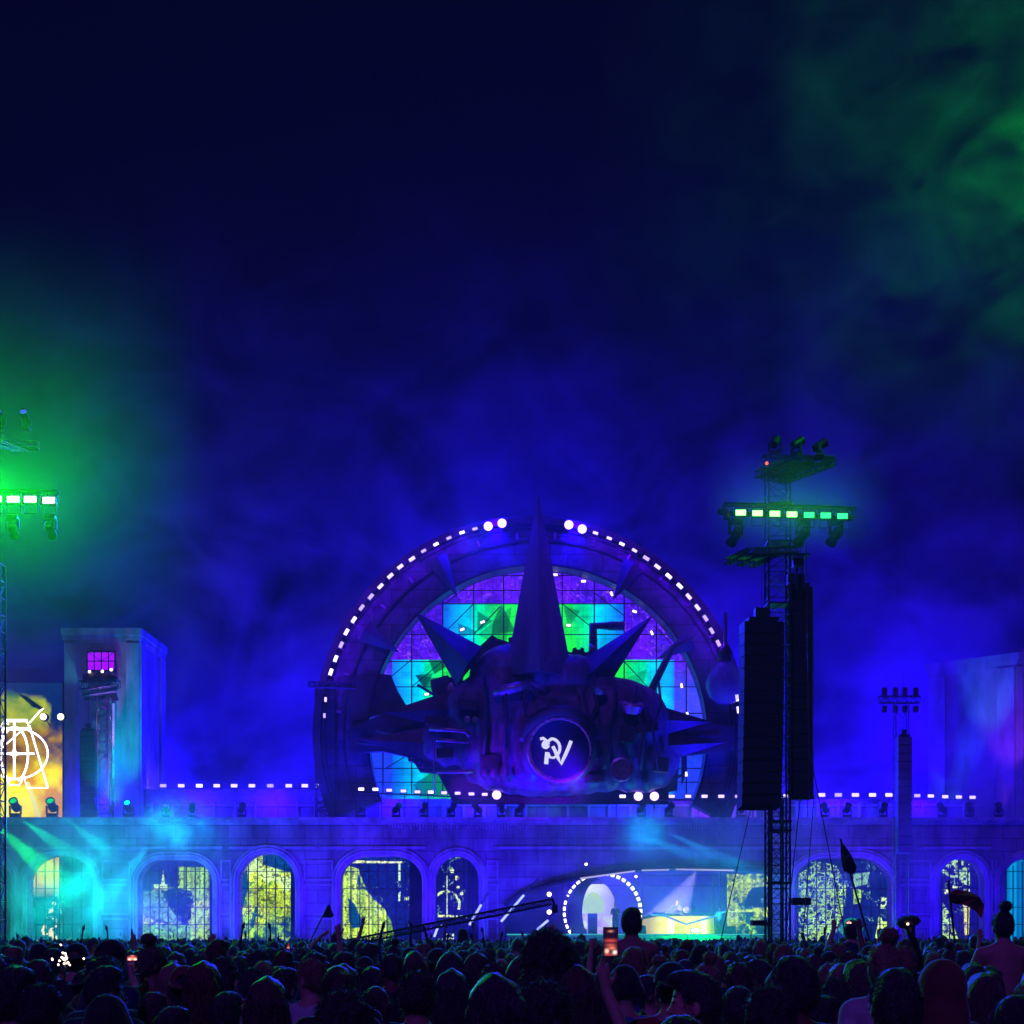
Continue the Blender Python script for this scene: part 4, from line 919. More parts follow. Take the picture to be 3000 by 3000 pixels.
def line_array(label, cx, y0, y1, wpx, n, yaw, curve, Y, mb_=None):
    t = thing('line_array', label, 'speaker', P(cx, y0, Y), 'hanging speaker arrays')
    hgt = px(y1-y0, Y)/n; wd = px(wpx, Y); M0 = Matrix.Rotation(yaw, 3, 'Z'); pos = P(cx, y0, Y)
    for i in range(n):
        a = -curve*(i/n)**2; pos = pos + Vector((0, math.sin(a)*hgt*-1*0, -hgt)); M = M0 @ Matrix.Rotation(a, 3, 'X')
        off = M0 @ Vector((0, curve*(i/n)**2*2.0, 0)); c = pos+Vector((0, 0, hgt/2))+off
        cb = MB().obox(c, (wd, .7, hgt-.025), M).build('cabinet', mb_ or M_black, t)
        gk = MB(); f = M @ Vector((0, -.36, 0)); gk.obox(c+f, (wd-.06, .02, hgt-.07), M)
        for q in (-.3, 0, .3): gk.obox(c+f+M @ Vector((q*wd, -.014, 0)), (.02, .006, hgt-.09), M)
        gk.build('grille', mb_ or M_grille, cb)
    k = MB(); k.obox(P(cx, y0, Y)+Vector((0, 0, .08)), (wd*.75, .6, .12), M0); k.obox(P(cx, y0, Y)+Vector((0, 0, .3)), (wd*.35, .3, .34), M0)
    k.tube(P(cx, y0, Y)+Vector((0, 0, .4)), P(cx, y0-190, Y), .012, 4); k.build('rigging_frame', M_black, t)
    return t
line_array('hanging black speaker array on the tower side nearer the wheel', 2231, 1826, 2366, 118, 16, .1, .18, YT-1.0)
line_array('narrower hanging black speaker array on the outer side of the tower', 2345, 1726, 2336, 72, 17, -.25, .12, YT+.8)
k = MB(); k.box(P(2308, 1680, YT), P(2322, 1720, YT+.4)); k.box(P(2325, 1634, YT), P(2350, 1664, YT+.3)); k.box(P(2316, 1626, YT-.2), P(2360, 1636, YT+.5)); k.tube(P(2334, 1660, YT), P(2334, 1726, YT), .04); k.tube(P(2350, 1660, YT), P(2356, 1726, YT), .03)
tag(k.build('chain_hoist', M_black), 'black chain hoist above the narrower speaker array', 'hoist')
k = MB()
for x0, y0, x1, y1 in ((2200, 2366, 2110, 2760), (2345, 2336, 2300, 2760), (2372, 2200, 2480, 2760), (2360, 1500, 2372, 2340), (2385, 2330, 2350, 2770)): k.tube(P(x0, y0, YT), P(x1, y1, YT-2), .02, 4)
tag(k.build('guy_cable', M_black), 'thin black cables strung down beside the speaker tower', 'cables', kind='stuff') if False else tag(k.build('guy_cable', M_black), 'thin black cables strung down beside the speaker tower', 'cable')
k = MB(); k.box(P(2322, 2630, YT), P(2368, 2652, YT+.5)); k.tube(P(2314, 2641, YT), P(2322, 2641, YT), .03)
k2 = MB(); k2.box(P(2205, 2696, YT), P(2240, 2712, YT+.5)); k2.tube(P(2240, 2704, YT), P(2262, 2704, YT), .03)
tag(k.build('control_box', M_black), 'small black box bracketed to the outer side of the tower foot', 'equipment box'); tag(k2.build('control_box', M_black), 'small black box bracketed to the stage side of the tower foot', 'equipment box')
# lit smoke makes a glow round each lit group: the lamps' own light
for x in (2170, 2219, 2270, 2320, 2370, 2419, 2468): lamp('strobe_lamp', 'SPOT', P(x, 1506, YT-1.15), 16, (.02, 1, .08), aim=P(x, 1508, YT-9), spot_size=math.radians(170), spot_blend=.3, shadow_soft_size=.12)

# ------------------------------------------------------------------ light tower at the far left
YG = 44.0
tg = thing('light_tower', 'truss light tower cut by the left edge with glaring green strobes', 'truss tower', (X(-60, YG), YG, 0))
k = MB(); truss(k, (X(-18, YG), YG, 0), (X(-18, YG), YG, Z(1655, YG)), .5, .5, 26, .035, .016, (1, 0, 0)); k.build('mast', M_steel, tg)
k = MB(); truss(k, (X(-90, YG), YG+.5, 0), (X(-90, YG), YG+.5, Z(1290, YG)), .6, .6, 32, .035, .016, (1, 0, 0)); k.build('mast', M_steeld, tg)
k = MB(); truss(k, (X(-160, YG), YG-.5, Z(1466, YG)), (X(185, YG), YG-.5, Z(1470, YG)), .28, .28, 14, .03, .013); k.build('cross_truss', M_black, tg)
k = MB(); truss(k, (X(-160, YG), YG+.4, Z(1290, YG)), (X(100, YG), YG+.4, Z(1292, YG)), .18, .18, 12, .03, .013)
truss(k, (X(20, YG), YG-1.5, Z(1335, YG)), (X(35, YG), YG+.4, Z(1300, YG)), .16, .16, 6, .025, .012); truss(k, (X(50, YG), YG-1.5, Z(1330, YG)), (X(62, YG), YG+.4, Z(1300, YG)), .16, .16, 6, .025, .012); k.build('top_frame', M_steel, tg)
s2 = strobe('strobe_unit', '', 'stage light', .34, .17, M_whiteb, None, .12)
for i, (x, y) in enumerate(((-13, 1462), (39, 1463), (89, 1463), (143, 1466))):
    place(s2, P(x, y, YG-.8), (0, 0, 0), '%s glaring strobe from the left edge on the left tower' % ORD[i], 'glaring strobe panels on the left tower')
for x, y in ((37, 1545), (148, 1546)): place(mh_g, P(x, 1512, YG-.5), (PI, 0, 0), 'green lit moving head hanging under the glaring strobes %s' % ('near the picture edge' if x < 100 else 'at the bar end'), 'green heads under the left strobes', .75)
for x in (0, 75): place(mh_b, P(x, 1262, YG+.4), (0, 0, 0), 'blue lit moving head on top of the left tower %s' % ('frame end' if x else 'by the picture edge'), 'blue heads on the left tower', .7)
for x in (-10, 60, 140): lamp('strobe_lamp', 'SPOT', P(x, 1466, YG-1.4), 620, (.0, 1, .02), aim=P(x, 1466, YG-9), spot_size=math.radians(172), spot_blend=.3, shadow_soft_size=.5)

# ------------------------------------------------------------------ small far rigs
Yq = 96.9
fr = thing('light_tower', 'small dark truss tower with a cluster of lamps before the teal tower', 'truss tower', (X(300, Yq), Yq, 0))
k = MB(); truss(k, (X(306, Yq), Yq, 0), (X(306, Yq), Yq, Z(2040, Yq)), .75, .6, 30, .05, .03, (1, 0, 0)); k.build('mast', M_steel, fr); MB().box((X(313, Yq), Yq+.35, ZL), (X(331, Yq), Yq+.42, Z(2058, Yq))).build('backing_strip', mat('pale backing strip', (.7, .6, .75), .8, var=.5, scale=2), fr)  # pale backing strip added to catch the violet mast light
k = MB(); truss(k, (X(235, Yq), Yq, Z(2008, Yq)), (X(350, Yq), Yq, Z(2003, Yq)), .5, .5, 8, .04, .02); truss(k, (X(250, Yq), Yq-.5, Z(2035, Yq)), (X(345, Yq), Yq-.5, Z(2020, Yq)), .35, .35, 8, .04, .02)
for i, x in enumerate((252, 272, 292, 312, 332)): k.obox(P(x, 1978+abs(i-2)*5, Yq), (.32, .4, .5), Matrix.Rotation(i*.5, 3, 'Y')); k.obox(P(x+4, 2042, Yq), (.3, .35, .5), Matrix.Rotation(i*.7, 3, 'Y'))
k.build('lamp_rig', M_machd, fr)
for x, y in ((262, 1968), (300, 1967), (326, 1962)): MB().lathe([(.01, 0), (.09, .01), (.01, .04)], MT(P(x, y, Yq-.4), (0, -1, 0)), 8).build('lens', M_warm, fr)
line_array('dark slim speaker array hanging before the teal tower', 259, 2142, 2396, 44, 14, .1, .08, Yq-.6)
fr2 = thing('light_tower', 'faint truss tower nearly lost in blue smoke right of the speakers', 'truss tower', (X(2640, 94), 94, 0))
k = MB(); truss(k, (X(2640, 94), 94, 0), (X(2640, 94), 94, Z(2060, 94)), .8, .6, 26, .04, .02, (1, 0, 0)); k.build('mast', M_steel, fr2)
k = MB(); truss(k, (X(2575, 94), 94, Z(2050, 94)), (X(2695, 94), 94, Z(2050, 94)), .4, .4, 9, .035, .02)
for i, x in enumerate((2590, 2622, 2650, 2682)): k.obox(P(x, 2028, 94), (.3, .3, .55)); k.obox(P(x, 2078, 94), (.3, .3, .4))
k.build('lamp_rig', M_ring, fr2)
line_array('faint dark speaker array in the smoke right of the speaker tower', 2648, 2160, 2500, 40, 14, 0, .06, 93.3, mat('speaker tone with painted haze', (.15, .14, .24), .8))  # smoke veil painted into the cabinet and grille colour
fr3 = thing('light_tower', 'dark scaffold tower at the low left foot of the wheel', 'truss tower', (X(955, 96), 96, ZL))
k = MB(); truss(k, (X(955, 96), 96, ZL), (X(955, 96), 96, Z(2010, 96)), 1.2, .9, 16, .05, .03, (1, 0, 0)); truss(k, (X(905, 92), 92, Z(2005, 92)), (X(1040, 92), 92, Z(2010, 92)), .3, .3, 9, .03, .02); k.build('mast', M_steeld, fr3)

# ------------------------------------------------------------------ stage
stg = thing('main_stage', 'raised stage deck with a green lit front under a curved roof edge', 'stage', P(1870, 2800, 97))
k = MB(); k.box((X(1490, 96), 96.2, 0), (X(2330, 96), 105.9, Z(2737, 96))); k.build('deck', mat('stage deck vinyl', (.06, .07, .07), .4, var=.2), stg)
k = MB(); k.box((X(1485, 96), 96.0, .05), (X(2330, 96), 96.19, Z(2741, 96))); k.build('fascia', mat('stage front cladding', (.2, .22, .22), .6, var=.3, scale=1, seams=(1.2, 1.1, .03)), stg)
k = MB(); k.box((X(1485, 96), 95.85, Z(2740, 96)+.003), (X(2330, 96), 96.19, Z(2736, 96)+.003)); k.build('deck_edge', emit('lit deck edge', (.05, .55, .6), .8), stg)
pts = [(1478, 2648), (1520, 2616), (1620, 2584), (1740, 2558), (1850, 2544), (1960, 2538), (2120, 2539), (2290, 2548)]
k = MB(); k.path([P(a, b+4, 94.7) for a, b in pts], .16, 8); k.build('roof_edge_pipe', M_dark, stg, smooth=True)
k = MB()
for (a0_, b0), (a1_, b1) in (((1700, 2570), (1860, 2548)), ((1880, 2546), (1960, 2544)), ((1980, 2543), (2150, 2546))): k.tube(P(a0_, b0+4, 94.45), P(a1_, b1+4, 94.45), .05, 6)
k.build('roof_light_strip', emit('strip light', (.6, .55, 1), .9), stg)
k = MB(); bq = pts+[(2290, 2470), (1478, 2470)]; k.prism(bq, 0, .3, f95(96.25)); k.build('roof_lining', M_conc, stg)
Yb = 103.0
k = MB().box((X(1400, Yb), Yb, 0), (X(2300, Yb), Yb+.3, Z(2480, Yb))); tag(k.build('backdrop_wall', mat('stage backdrop', (.26, .24, .28), .8, var=.3, scale=.6, seams=(1.5, .9, .02))), 'plain backdrop wall at the rear of the stage', 'wall')
# ring of white light bars round the tunnel
YRg = 97.6; rc, rR = (1765, 2672), 112
rg = thing('light_ring', 'ring of white light bars around the round tunnel on the stage', 'light ring', P(1765, 2738, YRg))
k = MB(); k.path([P(rc[0]+rR*math.cos(t), rc[1]-rR*math.sin(t), YRg+.12) for t in np.linspace(-.6, PI+.6, 60)], .12, 8); k.build('hoop', M_machd, rg, smooth=True)
for i in range(27):
    t = -.5+(PI+1.0)*i/26; t2 = t+(PI+1.0)/26*.62
    if i in (14, 15, 20): t2 = t+.03
    MB().path([P(rc[0]+rR*math.cos(t+(t2-t)*q/4), rc[1]-rR*math.sin(t+(t2-t)*q/4), YRg) for q in range(5)], .1 if i < 14 else .075, 6).build('light_bar', M_neon, rg)
tn = thing('tunnel_arch', 'dark crescent tunnel arch standing inside the ring of light bars', 'stage set', P(1730, 2738, 98.4))
k = MB(); po = [(1728+62*math.cos(t)+6, 2672-105*math.sin(t)) for t in np.linspace(PI*.42, PI*1.32, 24)]; pi_ = [(1752+46*math.cos(t), 2672-92*math.sin(t)) for t in np.linspace(PI*1.32, PI*.42, 24)]
k.prism(po+pi_, 0, .8, f95(98.2)); k.build('arch_panel', M_machd, tn)
def p_disc(xx, yy, h, w):
    n = fbm(h, w, 16, 301, 3); img = lerp(A3(.8, .85, 1)*np.ones((h, w, 3)), A3(.35, .2, .8)*np.ones((h, w, 3)), np.clip((xx-1755)/60+.5*(n-.5), 0, 1))
    e = ((xx-1738)/30)**2+((yy-2655)/42)**2 < 1; img[e] = A3(.55, .9, .22); img[yy > 2675] = lerp(A3(.8, 1, .6)*np.ones((h, w, 3)), A3(.5, .25, .9)*np.ones((h, w, 3)), np.clip(n*2-.5, 0, 1))[yy > 2675]; return img
t_ = thing('led_screen', 'lime and white round screen inside the tunnel on stage', 'led screen', P(1750, 2738, 100.5))
led_mesh('screen_panel', (1690, 2590, 1850, 2742), 100.2, 1.25, p_disc, M_led, t_, mask=lambda a, b: (np.hypot((a-1752)/55, (b-2680)/95) < 1) & (a < 1800))
MB().prism([(X(1752+56*math.cos(t), 100.3), Z(2680-96*math.sin(t), 100.3)) for t in np.linspace(-.6, PI+.6, 30)], 100.3, 100.5).build('housing', M_black, t_)
# DJ desk: faceted mound of yellow lit panels
dj = thing('stage_riser', 'faceted riser with glowing yellow panels and a white edge under the drummer', 'stage riser', P(1990, 2738, 98))
Yd = 98.0
k = MB(); k.prism([(1860, 2741), (1875, 2690), (1920, 2672), (2010, 2682), (2150, 2668), (2200, 2690), (2215, 2741)], 0, 3, f95(Yd)); k.build('mound', mat('riser cladding', (.08, .16, .13), .6, var=.4, scale=1), dj)
def p_dj(xx, yy, h, w):
    n = fbm(h, w, 14, 311, 3); img = lerp(A3(.9, .75, .02)*np.ones((h, w, 3)), A3(1, .95, .25)*np.ones((h, w, 3)), n); s_ = np.clip((xx-1900)/45, 0, 1)[..., None]; img = img*s_+A3(.4, .3, .12)*(1-s_)
    s_ = np.clip((2085-xx)/20, 0, 1)[..., None]; img = img*s_+A3(.2, .35, .03)*(1-s_); m = (np.abs(xx-1965) < 12) & (yy > 2690); img[m] = A3(1, .9, .55); m = (np.abs(xx-2062) < 9) & (yy > 2685); img[m] = A3(1, .95, .5)
    img[(yy > 2712) & (np.abs(xx-1990) < 16)] *= .7; return img*1.3
led_mesh('panel', (1872, 2680, 2092, 2739), Yd-.03, 1.0, p_dj, M_led, dj, mask=lambda a, b: b > 2684+np.clip((1930-a)*.2, 0, 20)+0*a)
k = MB(); k.path([P(a, b, Yd-.15) for a, b in ((1908, 2680), (1950, 2684), (2010, 2708), (2045, 2698), (2095, 2684))], .06, 6); k.path([P(a, b, Yd-.15) for a, b in ((1905, 2679), (1960, 2680))], .05, 6); k.build('white_edge', mat('white edging', (.8, .75, .75), .5), dj)
k = MB()
for x in (1868, 1884, 2088, 2108, 1648, 1668): k.tube(P(x, 2737, 102), P(x, 2540, 102), .09, 6)
for y in (2560, 2592): k.tube(P(1640, y, 102), P(2120, y+4, 102), .06, 6)
tag(k.build('stage_scaffold', M_machd), 'dark upright posts and rails at the rear of the stage', 'scaffold')
for i, (x, w_, h_) in enumerate(((1672, 26, 22), (1700, 20, 16), (1842, 22, 20), (1868, 26, 26), (2096, 24, 22), (2128, 30, 24))):
    q = P(x, 2737, 96.9); k = MB(); k.prism([(q.x, q.z), (q.x+px(w_, 97), q.z), (q.x+px(w_*.9, 97), q.z+px(h_, 97)), (q.x+px(w_*.1, 97), q.z+px(h_, 97))], 96.9, 97.5)
    tag(k.build('floor_monitor', M_black), 'black wedge monitor on the deck, %s' % ['left of the tunnel', 'at the tunnel mouth', 'right of the tunnel', 'at the left end of the riser', 'under the dancer', 'last on the right'][i], 'floor monitor', 'floor monitors on the stage')
k = MB(); q = P(2010, 2668, 99.6)
for dx, dz, r in ((0, 0, .24), (-.45, .1, .15), (.46, .1, .16)): k.lathe([(r*.96, -.2), (r, -.15), (r, .15), (r*.96, .2), (.02, .2)], MT(q+Vector((dx, -.1*abs(dx), dz)), (0, -1, .2)), 16)
tag(k.build('drum_kit', M_machd), 'small drum kit beside the console on the riser', 'drum kit')
t_ = strobe('floor_light', 'white glaring floor light at the lip of the stage', 'stage light', .5, .22, M_neon); t_.location = P(2038, 2726, 96.6)
k = MB(); k.prism([(1948, 2680), (1962, 2664), (1975, 2650), (1985, 2655), (1998, 2668), (2002, 2678)], 0, 1.2, f95(99.5)); tag(k.build('console', M_black), 'dark console hump in front of the performer on the riser', 'console')
t_ = thing('speaker_monitor', 'blue lit speaker cabinet standing before the round tunnel screen', 'speaker', P(1736, 2738, 97.2)); a, b = P(1723, 2738, 97.2), P(1750, 2676, 97.2)
MB().box((a.x, 97.2, a.z), (b.x, 97.8, b.z)).build('cabinet', mat('blue speaker', (.05, .08, .3), .5), t_); MB().box((a.x+.05, 97.17, a.z+.08), (b.x-.05, 97.197, b.z-.3)).build('grille', M_grille, t_)
for i, (x, y) in enumerate(((1609, 2568), (1508, 2618), (1609, 2620), (1609, 2672), (1658, 2564), (1863, 2568), (1717, 2532))):
    q = P(x, y, 97.3 if y > 2540 else 94.2); o = thing('spot_lamp', '', 'stage light', q, 'small round lamps at the stage opening'); s_ = 1 if i < 4 else .6
    o['label'] = ['top warm lamp of the column left of the light ring', 'lone warm lamp left of the crane head', 'second warm lamp of the column left of the light ring', 'lowest warm lamp of the column left of the light ring', 'tiny lamp just under the roof edge above the ring', 'small lamp clamped above the ring on its right', 'tiny blue white lamp above the stage roof edge'][i]
    MB().lathe([(.01, 0), (.15*s_, .01), (.14*s_, .04), (.01, .06)], MT(q, (0, -1, 0)), 14).build('lens', M_warm, o); MB().lathe([(.08*s_, -.3), (.17*s_, -.2), (.18*s_, .03), (.16*s_, .03)], MT(q, (0, -1, 0)), 14).build('housing', M_black, o)
    MB().tube(q+Vector((0, .15, 0)), q+Vector((0, .5, -.5)), .03).build('bracket', M_steeld, o)
# tilted light tubes beside the stage
for i, (a, b, lb) in enumerate((((1395, 2590), (1370, 2705), 'long blue light tube leaning behind the crane arm'),)): pass
for i, (a, b) in enumerate((((1410, 2650), (1375, 2710)), ((1535, 2622), (1468, 2700)), ((1606, 2696), (1572, 2725)), ((1282, 2718), (1272, 2745)))):
    t_ = thing('light_tube', ['slanted blue white light tube right above the crane arm', 'slanted blue white light tube crossing the crane arm', 'short slanted light tube under the crane head', 'short slanted light tube in front of the dome arch'][i], 'light tube', P(*b, 93.5), 'slanted light tubes')
    p_, q_ = P(*a, 93.5), P(*b, 93.5); MB().tube(p_, q_, .07, 8).build('tube', emit('blue tube', (.25, .3, 1), 2.5), t_); MB().tube(p_+(p_-q_)*.6+Vector((0, .12, 0)), q_+(q_-p_)*.3+Vector((0, .12, 0)), .06, 6).build('rail', M_machd, t_)
# camera crane
cr = thing('camera_crane', 'long black camera crane arm rising towards the stage', 'camera crane', (X(1040, 62), 62, 0))
k = MB(); truss(k, P(1000, 2766, 62), P(1612, 2642, 66), .14, .22, 40, .045, .02, (0, 1, 0)); k.build('arm', M_black, cr)
k = MB(); k.tube(P(1090, 2748, 62.6), (X(1090, 62.6), 62.6, 0), .06, 8)
for s_ in (-.7, .7): k.tube((X(1090, 62.6), 62.6, 1.0), (X(1090, 62.6)+s_, 62.6+s_*.6, 0), .04, 6)
k.build('tripod', M_black, cr)
k = MB(); q = P(1624, 2640, 66.1); k.box(q+Vector((-.1, -.2, -.5)), q+Vector((.14, .3, -.14))); k.tube(q+Vector((0, 0, -.14)), q+Vector((-.1, 0, .12)), .06); k.lathe([(.08, 0), (.08, .25), (.11, .3)], MT(q+Vector((.02, -.2, -.32)), (0, -1, 0)), 12); k.build('camera_head', M_black, cr)

# ------------------------------------------------------------------ lamps of the rig
# wall washers standing behind the crowd barrier, tilted up at the facade
for i, x in enumerate((480, 780, 1100, 1400, 2480, 2800, 1660, 2050)):
    lamp('facade_wash', 'AREA', (X(x, 90), 90.0, 1.2), 1400 if i < 6 else 800, BLUE if i % 2 else (.05, 0, 1), aim=(X(x, 95), 95, 6.5), shape='RECTANGLE', size=5, size_y=.5)
for x in (300, 560, 800, 1150, 1400, 1850, 2100, 2450, 2700):       # washers on the ledge, lighting the parapet, towers and the smoke above
    lamp('ledge_wash', 'POINT', (X(x, 97.6), 97.6, Z(2345, 97)), 1900, BLUE if x != 2100 else VIOLET, shadow_soft_size=.35)
for a, b, e in ((818, 190, 2200), (1168, 200, 2200)): lamp('rim_lamp', 'POINT', P1(a, b, YW-1.5), e, BLUE, shadow_soft_size=.3)
for x0_, tx, ty in ((900, 1150, 1900), (1560, 1560, 1700), (2150, 1980, 1900)): lamp('rim_wash', 'SPOT', (X(x0_, 91), 91.5, 9.8), 2600, (.012, 0, 1), aim=P(tx, ty, 96), spot_size=math.radians(85), spot_blend=.8, shadow_soft_size=.3)
# blinders aimed at the audience, the rim light on the heads
for p_, e_, c_ in ((P(1388, 1560, 95), 170000, (.01, .02, 1)), (P(1700, 1560, 95), 130000, (.02, .01, 1)), (P(-40, 1400, 43), 3500, (0, 1, .04)), (P(1890, 2430, 94.4), 13000, (0, .4, 1)), (P(480, 2405, 94.4), 18000, (0, .7, .9)), (P(575, 2405, 94.4), 6000, (0, .3, 1))):
    lamp('blinder', 'SPOT', p_, e_, c_, aim=(0, 14, 1.7), spot_size=math.radians(34), spot_blend=.8, shadow_soft_size=.25)
for x, z_, e in ((-26, 12, 16000), (-9, 15, 20000), (12, 17, 20000), (29, 16, 17000), (1, 27, 9000)):   # washers on the rear scaffold throwing light up into the smoke
    lamp('smoke_wash', 'POINT', (x, 108, z_), e, (.008, .0, 1), shadow_soft_size=1.5)
for x, e in ((1300, 300), (1700, 300)): lamp('sculpture_wash', 'SPOT', (X(x, 88), 88.5, 10.3), e*7, (.15, 0, 1), aim=P(1600, 2230, 94), spot_size=math.radians(70), spot_blend=.8, shadow_soft_size=.3)
lamp('spire_wash', 'SPOT', (X(1560, 86), 86, 10.5), 3000, (.02, .02, 1), aim=P(1575, 1850, 93), spot_size=math.radians(60), spot_blend=.8, shadow_soft_size=.3)
lamp('stage_wash', 'AREA', (X(1880, 100), 99.5, Z(2556, 100)), 900, (.05, .0, 1), aim=(X(1900, 103), 103, 3.0), shape='RECTANGLE', size=10, size_y=.5)
lamp('stage_spot', 'SPOT', P(2040, 2548, 99), 34000, (.55, .5, 1), aim=P(1975, 2668, 100), spot_size=math.radians(42), spot_blend=.5, shadow_soft_size=.1)
lamp('stage_front_green', 'POINT', P(2035, 2764, 95.0), 1500, (0, 1, .1), shadow_soft_size=.2)
lamp('stage_front_teal', 'AREA', (X(1900, 94), 94.0, 2.2), 120, (0, .35, .6), aim=(X(1900, 96), 96, 1.2), shape='RECTANGLE', size=14, size_y=.3)
lamp('tower_wash', 'SPOT', (X(330, 92), 93, 9.9), 4200, (0, .4, .45), aim=P(290, 2050, Yt), spot_size=math.radians(75), spot_blend=.8, shadow_soft_size=.3)
lamp('tower_wash', 'SPOT', (X(440, 100), 99.5, 9.9), 1600, (.35, .15, 1), aim=P(430, 2100, Yt+2), spot_size=math.radians(60), spot_blend=.8, shadow_soft_size=.3)
lamp('tower_wash', 'SPOT', (X(2940, 95), 95.2, 9.8), 4200, (.3, .03, 1), aim=P(2945, 2150, 99), spot_size=math.radians(34), spot_blend=.8, shadow_soft_size=.3)
lamp('tower_wash', 'SPOT', (X(2790, 95), 95.4, 9.8), 3200, (0, .35, .9), aim=P(2890, 2030, 100), spot_size=math.radians(26), spot_blend=.8, shadow_soft_size=.3)
for x, y, c_, e_ in ((90, 2660, (0, .8, .5), 420), (235, 2600, (0, .6, .6), 750), (370, 2660, (0, .35, .85), 600), (300, 2480, (0, .45, .6), 350)): lamp('smoke_wash', 'POINT', P(x, y, 91.5), e_, c_, shadow_soft_size=.8)
lamp('mast_wash', 'SPOT', (X(312, 95), 95.5, 9.8), 4200, (.5, 0, 1), aim=P(308, 2100, Yq), spot_size=math.radians(22), spot_blend=.5, shadow_soft_size=.1)
# teal beams of the moving heads at the left
for x, y, tx, ty, col, e, ang in ((-30, 2405, 150, 2560, (0, 1, .12), 14000, 12), (60, 2398, 260, 2540, (0, .9, .3), 6000, 12), (190, 2398, 400, 2560, (0, .8, .35), 5000, 11), (330, 2470, 60, 2760, (0, .75, .6), 9000, 16), (440, 2470, 180, 2800, (0, .65, .75), 9000, 18), (480, 2408, 560, 2480, (0, .55, .9), 3500, 24), (575, 2400, 640, 2480, (0, .35, 1), 1800, 22), (250, 2500, 330, 2800, (0, .7, .6), 5000, 22)):
    lamp('beam', 'SPOT', P(x, y, 94.2 if y < 2450 else 93.8), e*3, col, aim=P(tx, ty, 89), spot_size=math.radians(ang), spot_blend=.7, shadow_soft_size=.08)
for x, y, tx, ty, e in ((1845, 2440, 2180, 2560, 3800), (1960, 2440, 2250, 2580, 3000)): lamp('beam', 'SPOT', P(x, y, 94), e*4, (0, .42, 1), aim=P(tx, ty, 90), spot_size=math.radians(13), spot_blend=.7, shadow_soft_size=.08)
for x, y, tx, ty, e in ((1410, 2670, 1560, 2440, 900), (1520, 2650, 1700, 2420, 900), (2290, 2680, 2700, 2460, 900), (2280, 2740, 2720, 2520, 900)): lamp('beam', 'SPOT', P(x, y, 93.5), e*16, (.0, .03, 1), aim=P(tx, ty, 93), spot_size=math.radians(4), spot_blend=.4, shadow_soft_size=.05)
# the green source outside the right edge, on its own light tower
tz = thing('light_tower', 'truss light tower standing outside the right edge of the view', 'truss tower', (X(3330, 46), 46, 0)); k = MB(); truss(k, (X(3330, 46), 46, 0), (X(3330, 46), 46, Z(300, 46)), .6, .6, 40, .035, .016, (1, 0, 0)); k.build('mast', M_steeld, tz)
lamp('strobe_lamp', 'SPOT', P(3110, 440, 49.5), 3000, (0, 1, .02), aim=P(3130, 470, 40), spot_size=math.radians(172), spot_blend=.3, shadow_soft_size=.5)
lamp('strobe_lamp', 'SPOT', P(3150, 1200, 47), 4000, (0, 1, .03), aim=P(2500, 100, 49), spot_size=math.radians(34), spot_blend=1, shadow_soft_size=.3)
# ------------------------------------------------------------------ people
SK = [mat('skin '+n, c, .55, var=.12, scale=8, spec=.4) for n, c in (('light', (.55, .3, .22)), ('tan', (.42, .22, .15)), ('brown', (.22, .11, .07)))]
HR = [mat('hair '+n, c, .38, var=.5, scale=25, spec=.7, bump=.5, bscale=60, streak=6, sheen=.3) for n, c in (('black', (.05, .047, .047)), ('brown', (.09, .055, .04)), ('blond', (.28, .19, .1)), ('auburn', (.12, .04, .02)))]
CL = {n: mat(n+' cloth', c, .9, var=.3, scale=7, bump=.3, bscale=14, sheen=.5) for n, c in (('black', (.03, .03, .035)), ('navy', (.02, .03, .09)), ('grey', (.16, .16, .17)), ('white', (.6, .6, .6)), ('red', (.3, .03, .03)), ('green', (.05, .2, .08)), ('blue', (.05, .1, .35)), ('orange', (.2, .075, .05)))}
M_jean = mat('denim', (.04, .06, .12), .9, var=.3, scale=10)
def lump(s, amp, f, seed=0):
    g = np.meshgrid(*s.ax, indexing='ij', sparse=True); a, b, c = 1.7+seed*.37, .6+seed*.91, 2.9+seed*.53
    s.D += amp*(np.sin(g[0]*f+a+2*np.sin(g[2]*f*.7))*np.sin(g[1]*f*1.1+b+2*np.sin(g[0]*f*.6))+.6*np.sin(g[2]*f*1.3+c+2*np.sin(g[1]*f*.8))*np.sin(g[0]*f*1.7+a))
def cutz(s, zmin=None, zmax=None):
    z = s.ax[2][None, None, :]
    if zmax is not None: s.D = np.maximum(s.D, z-zmax)
    if zmin is not None: s.D = np.maximum(s.D, zmin-z)
UPA = .29; FOA = .26
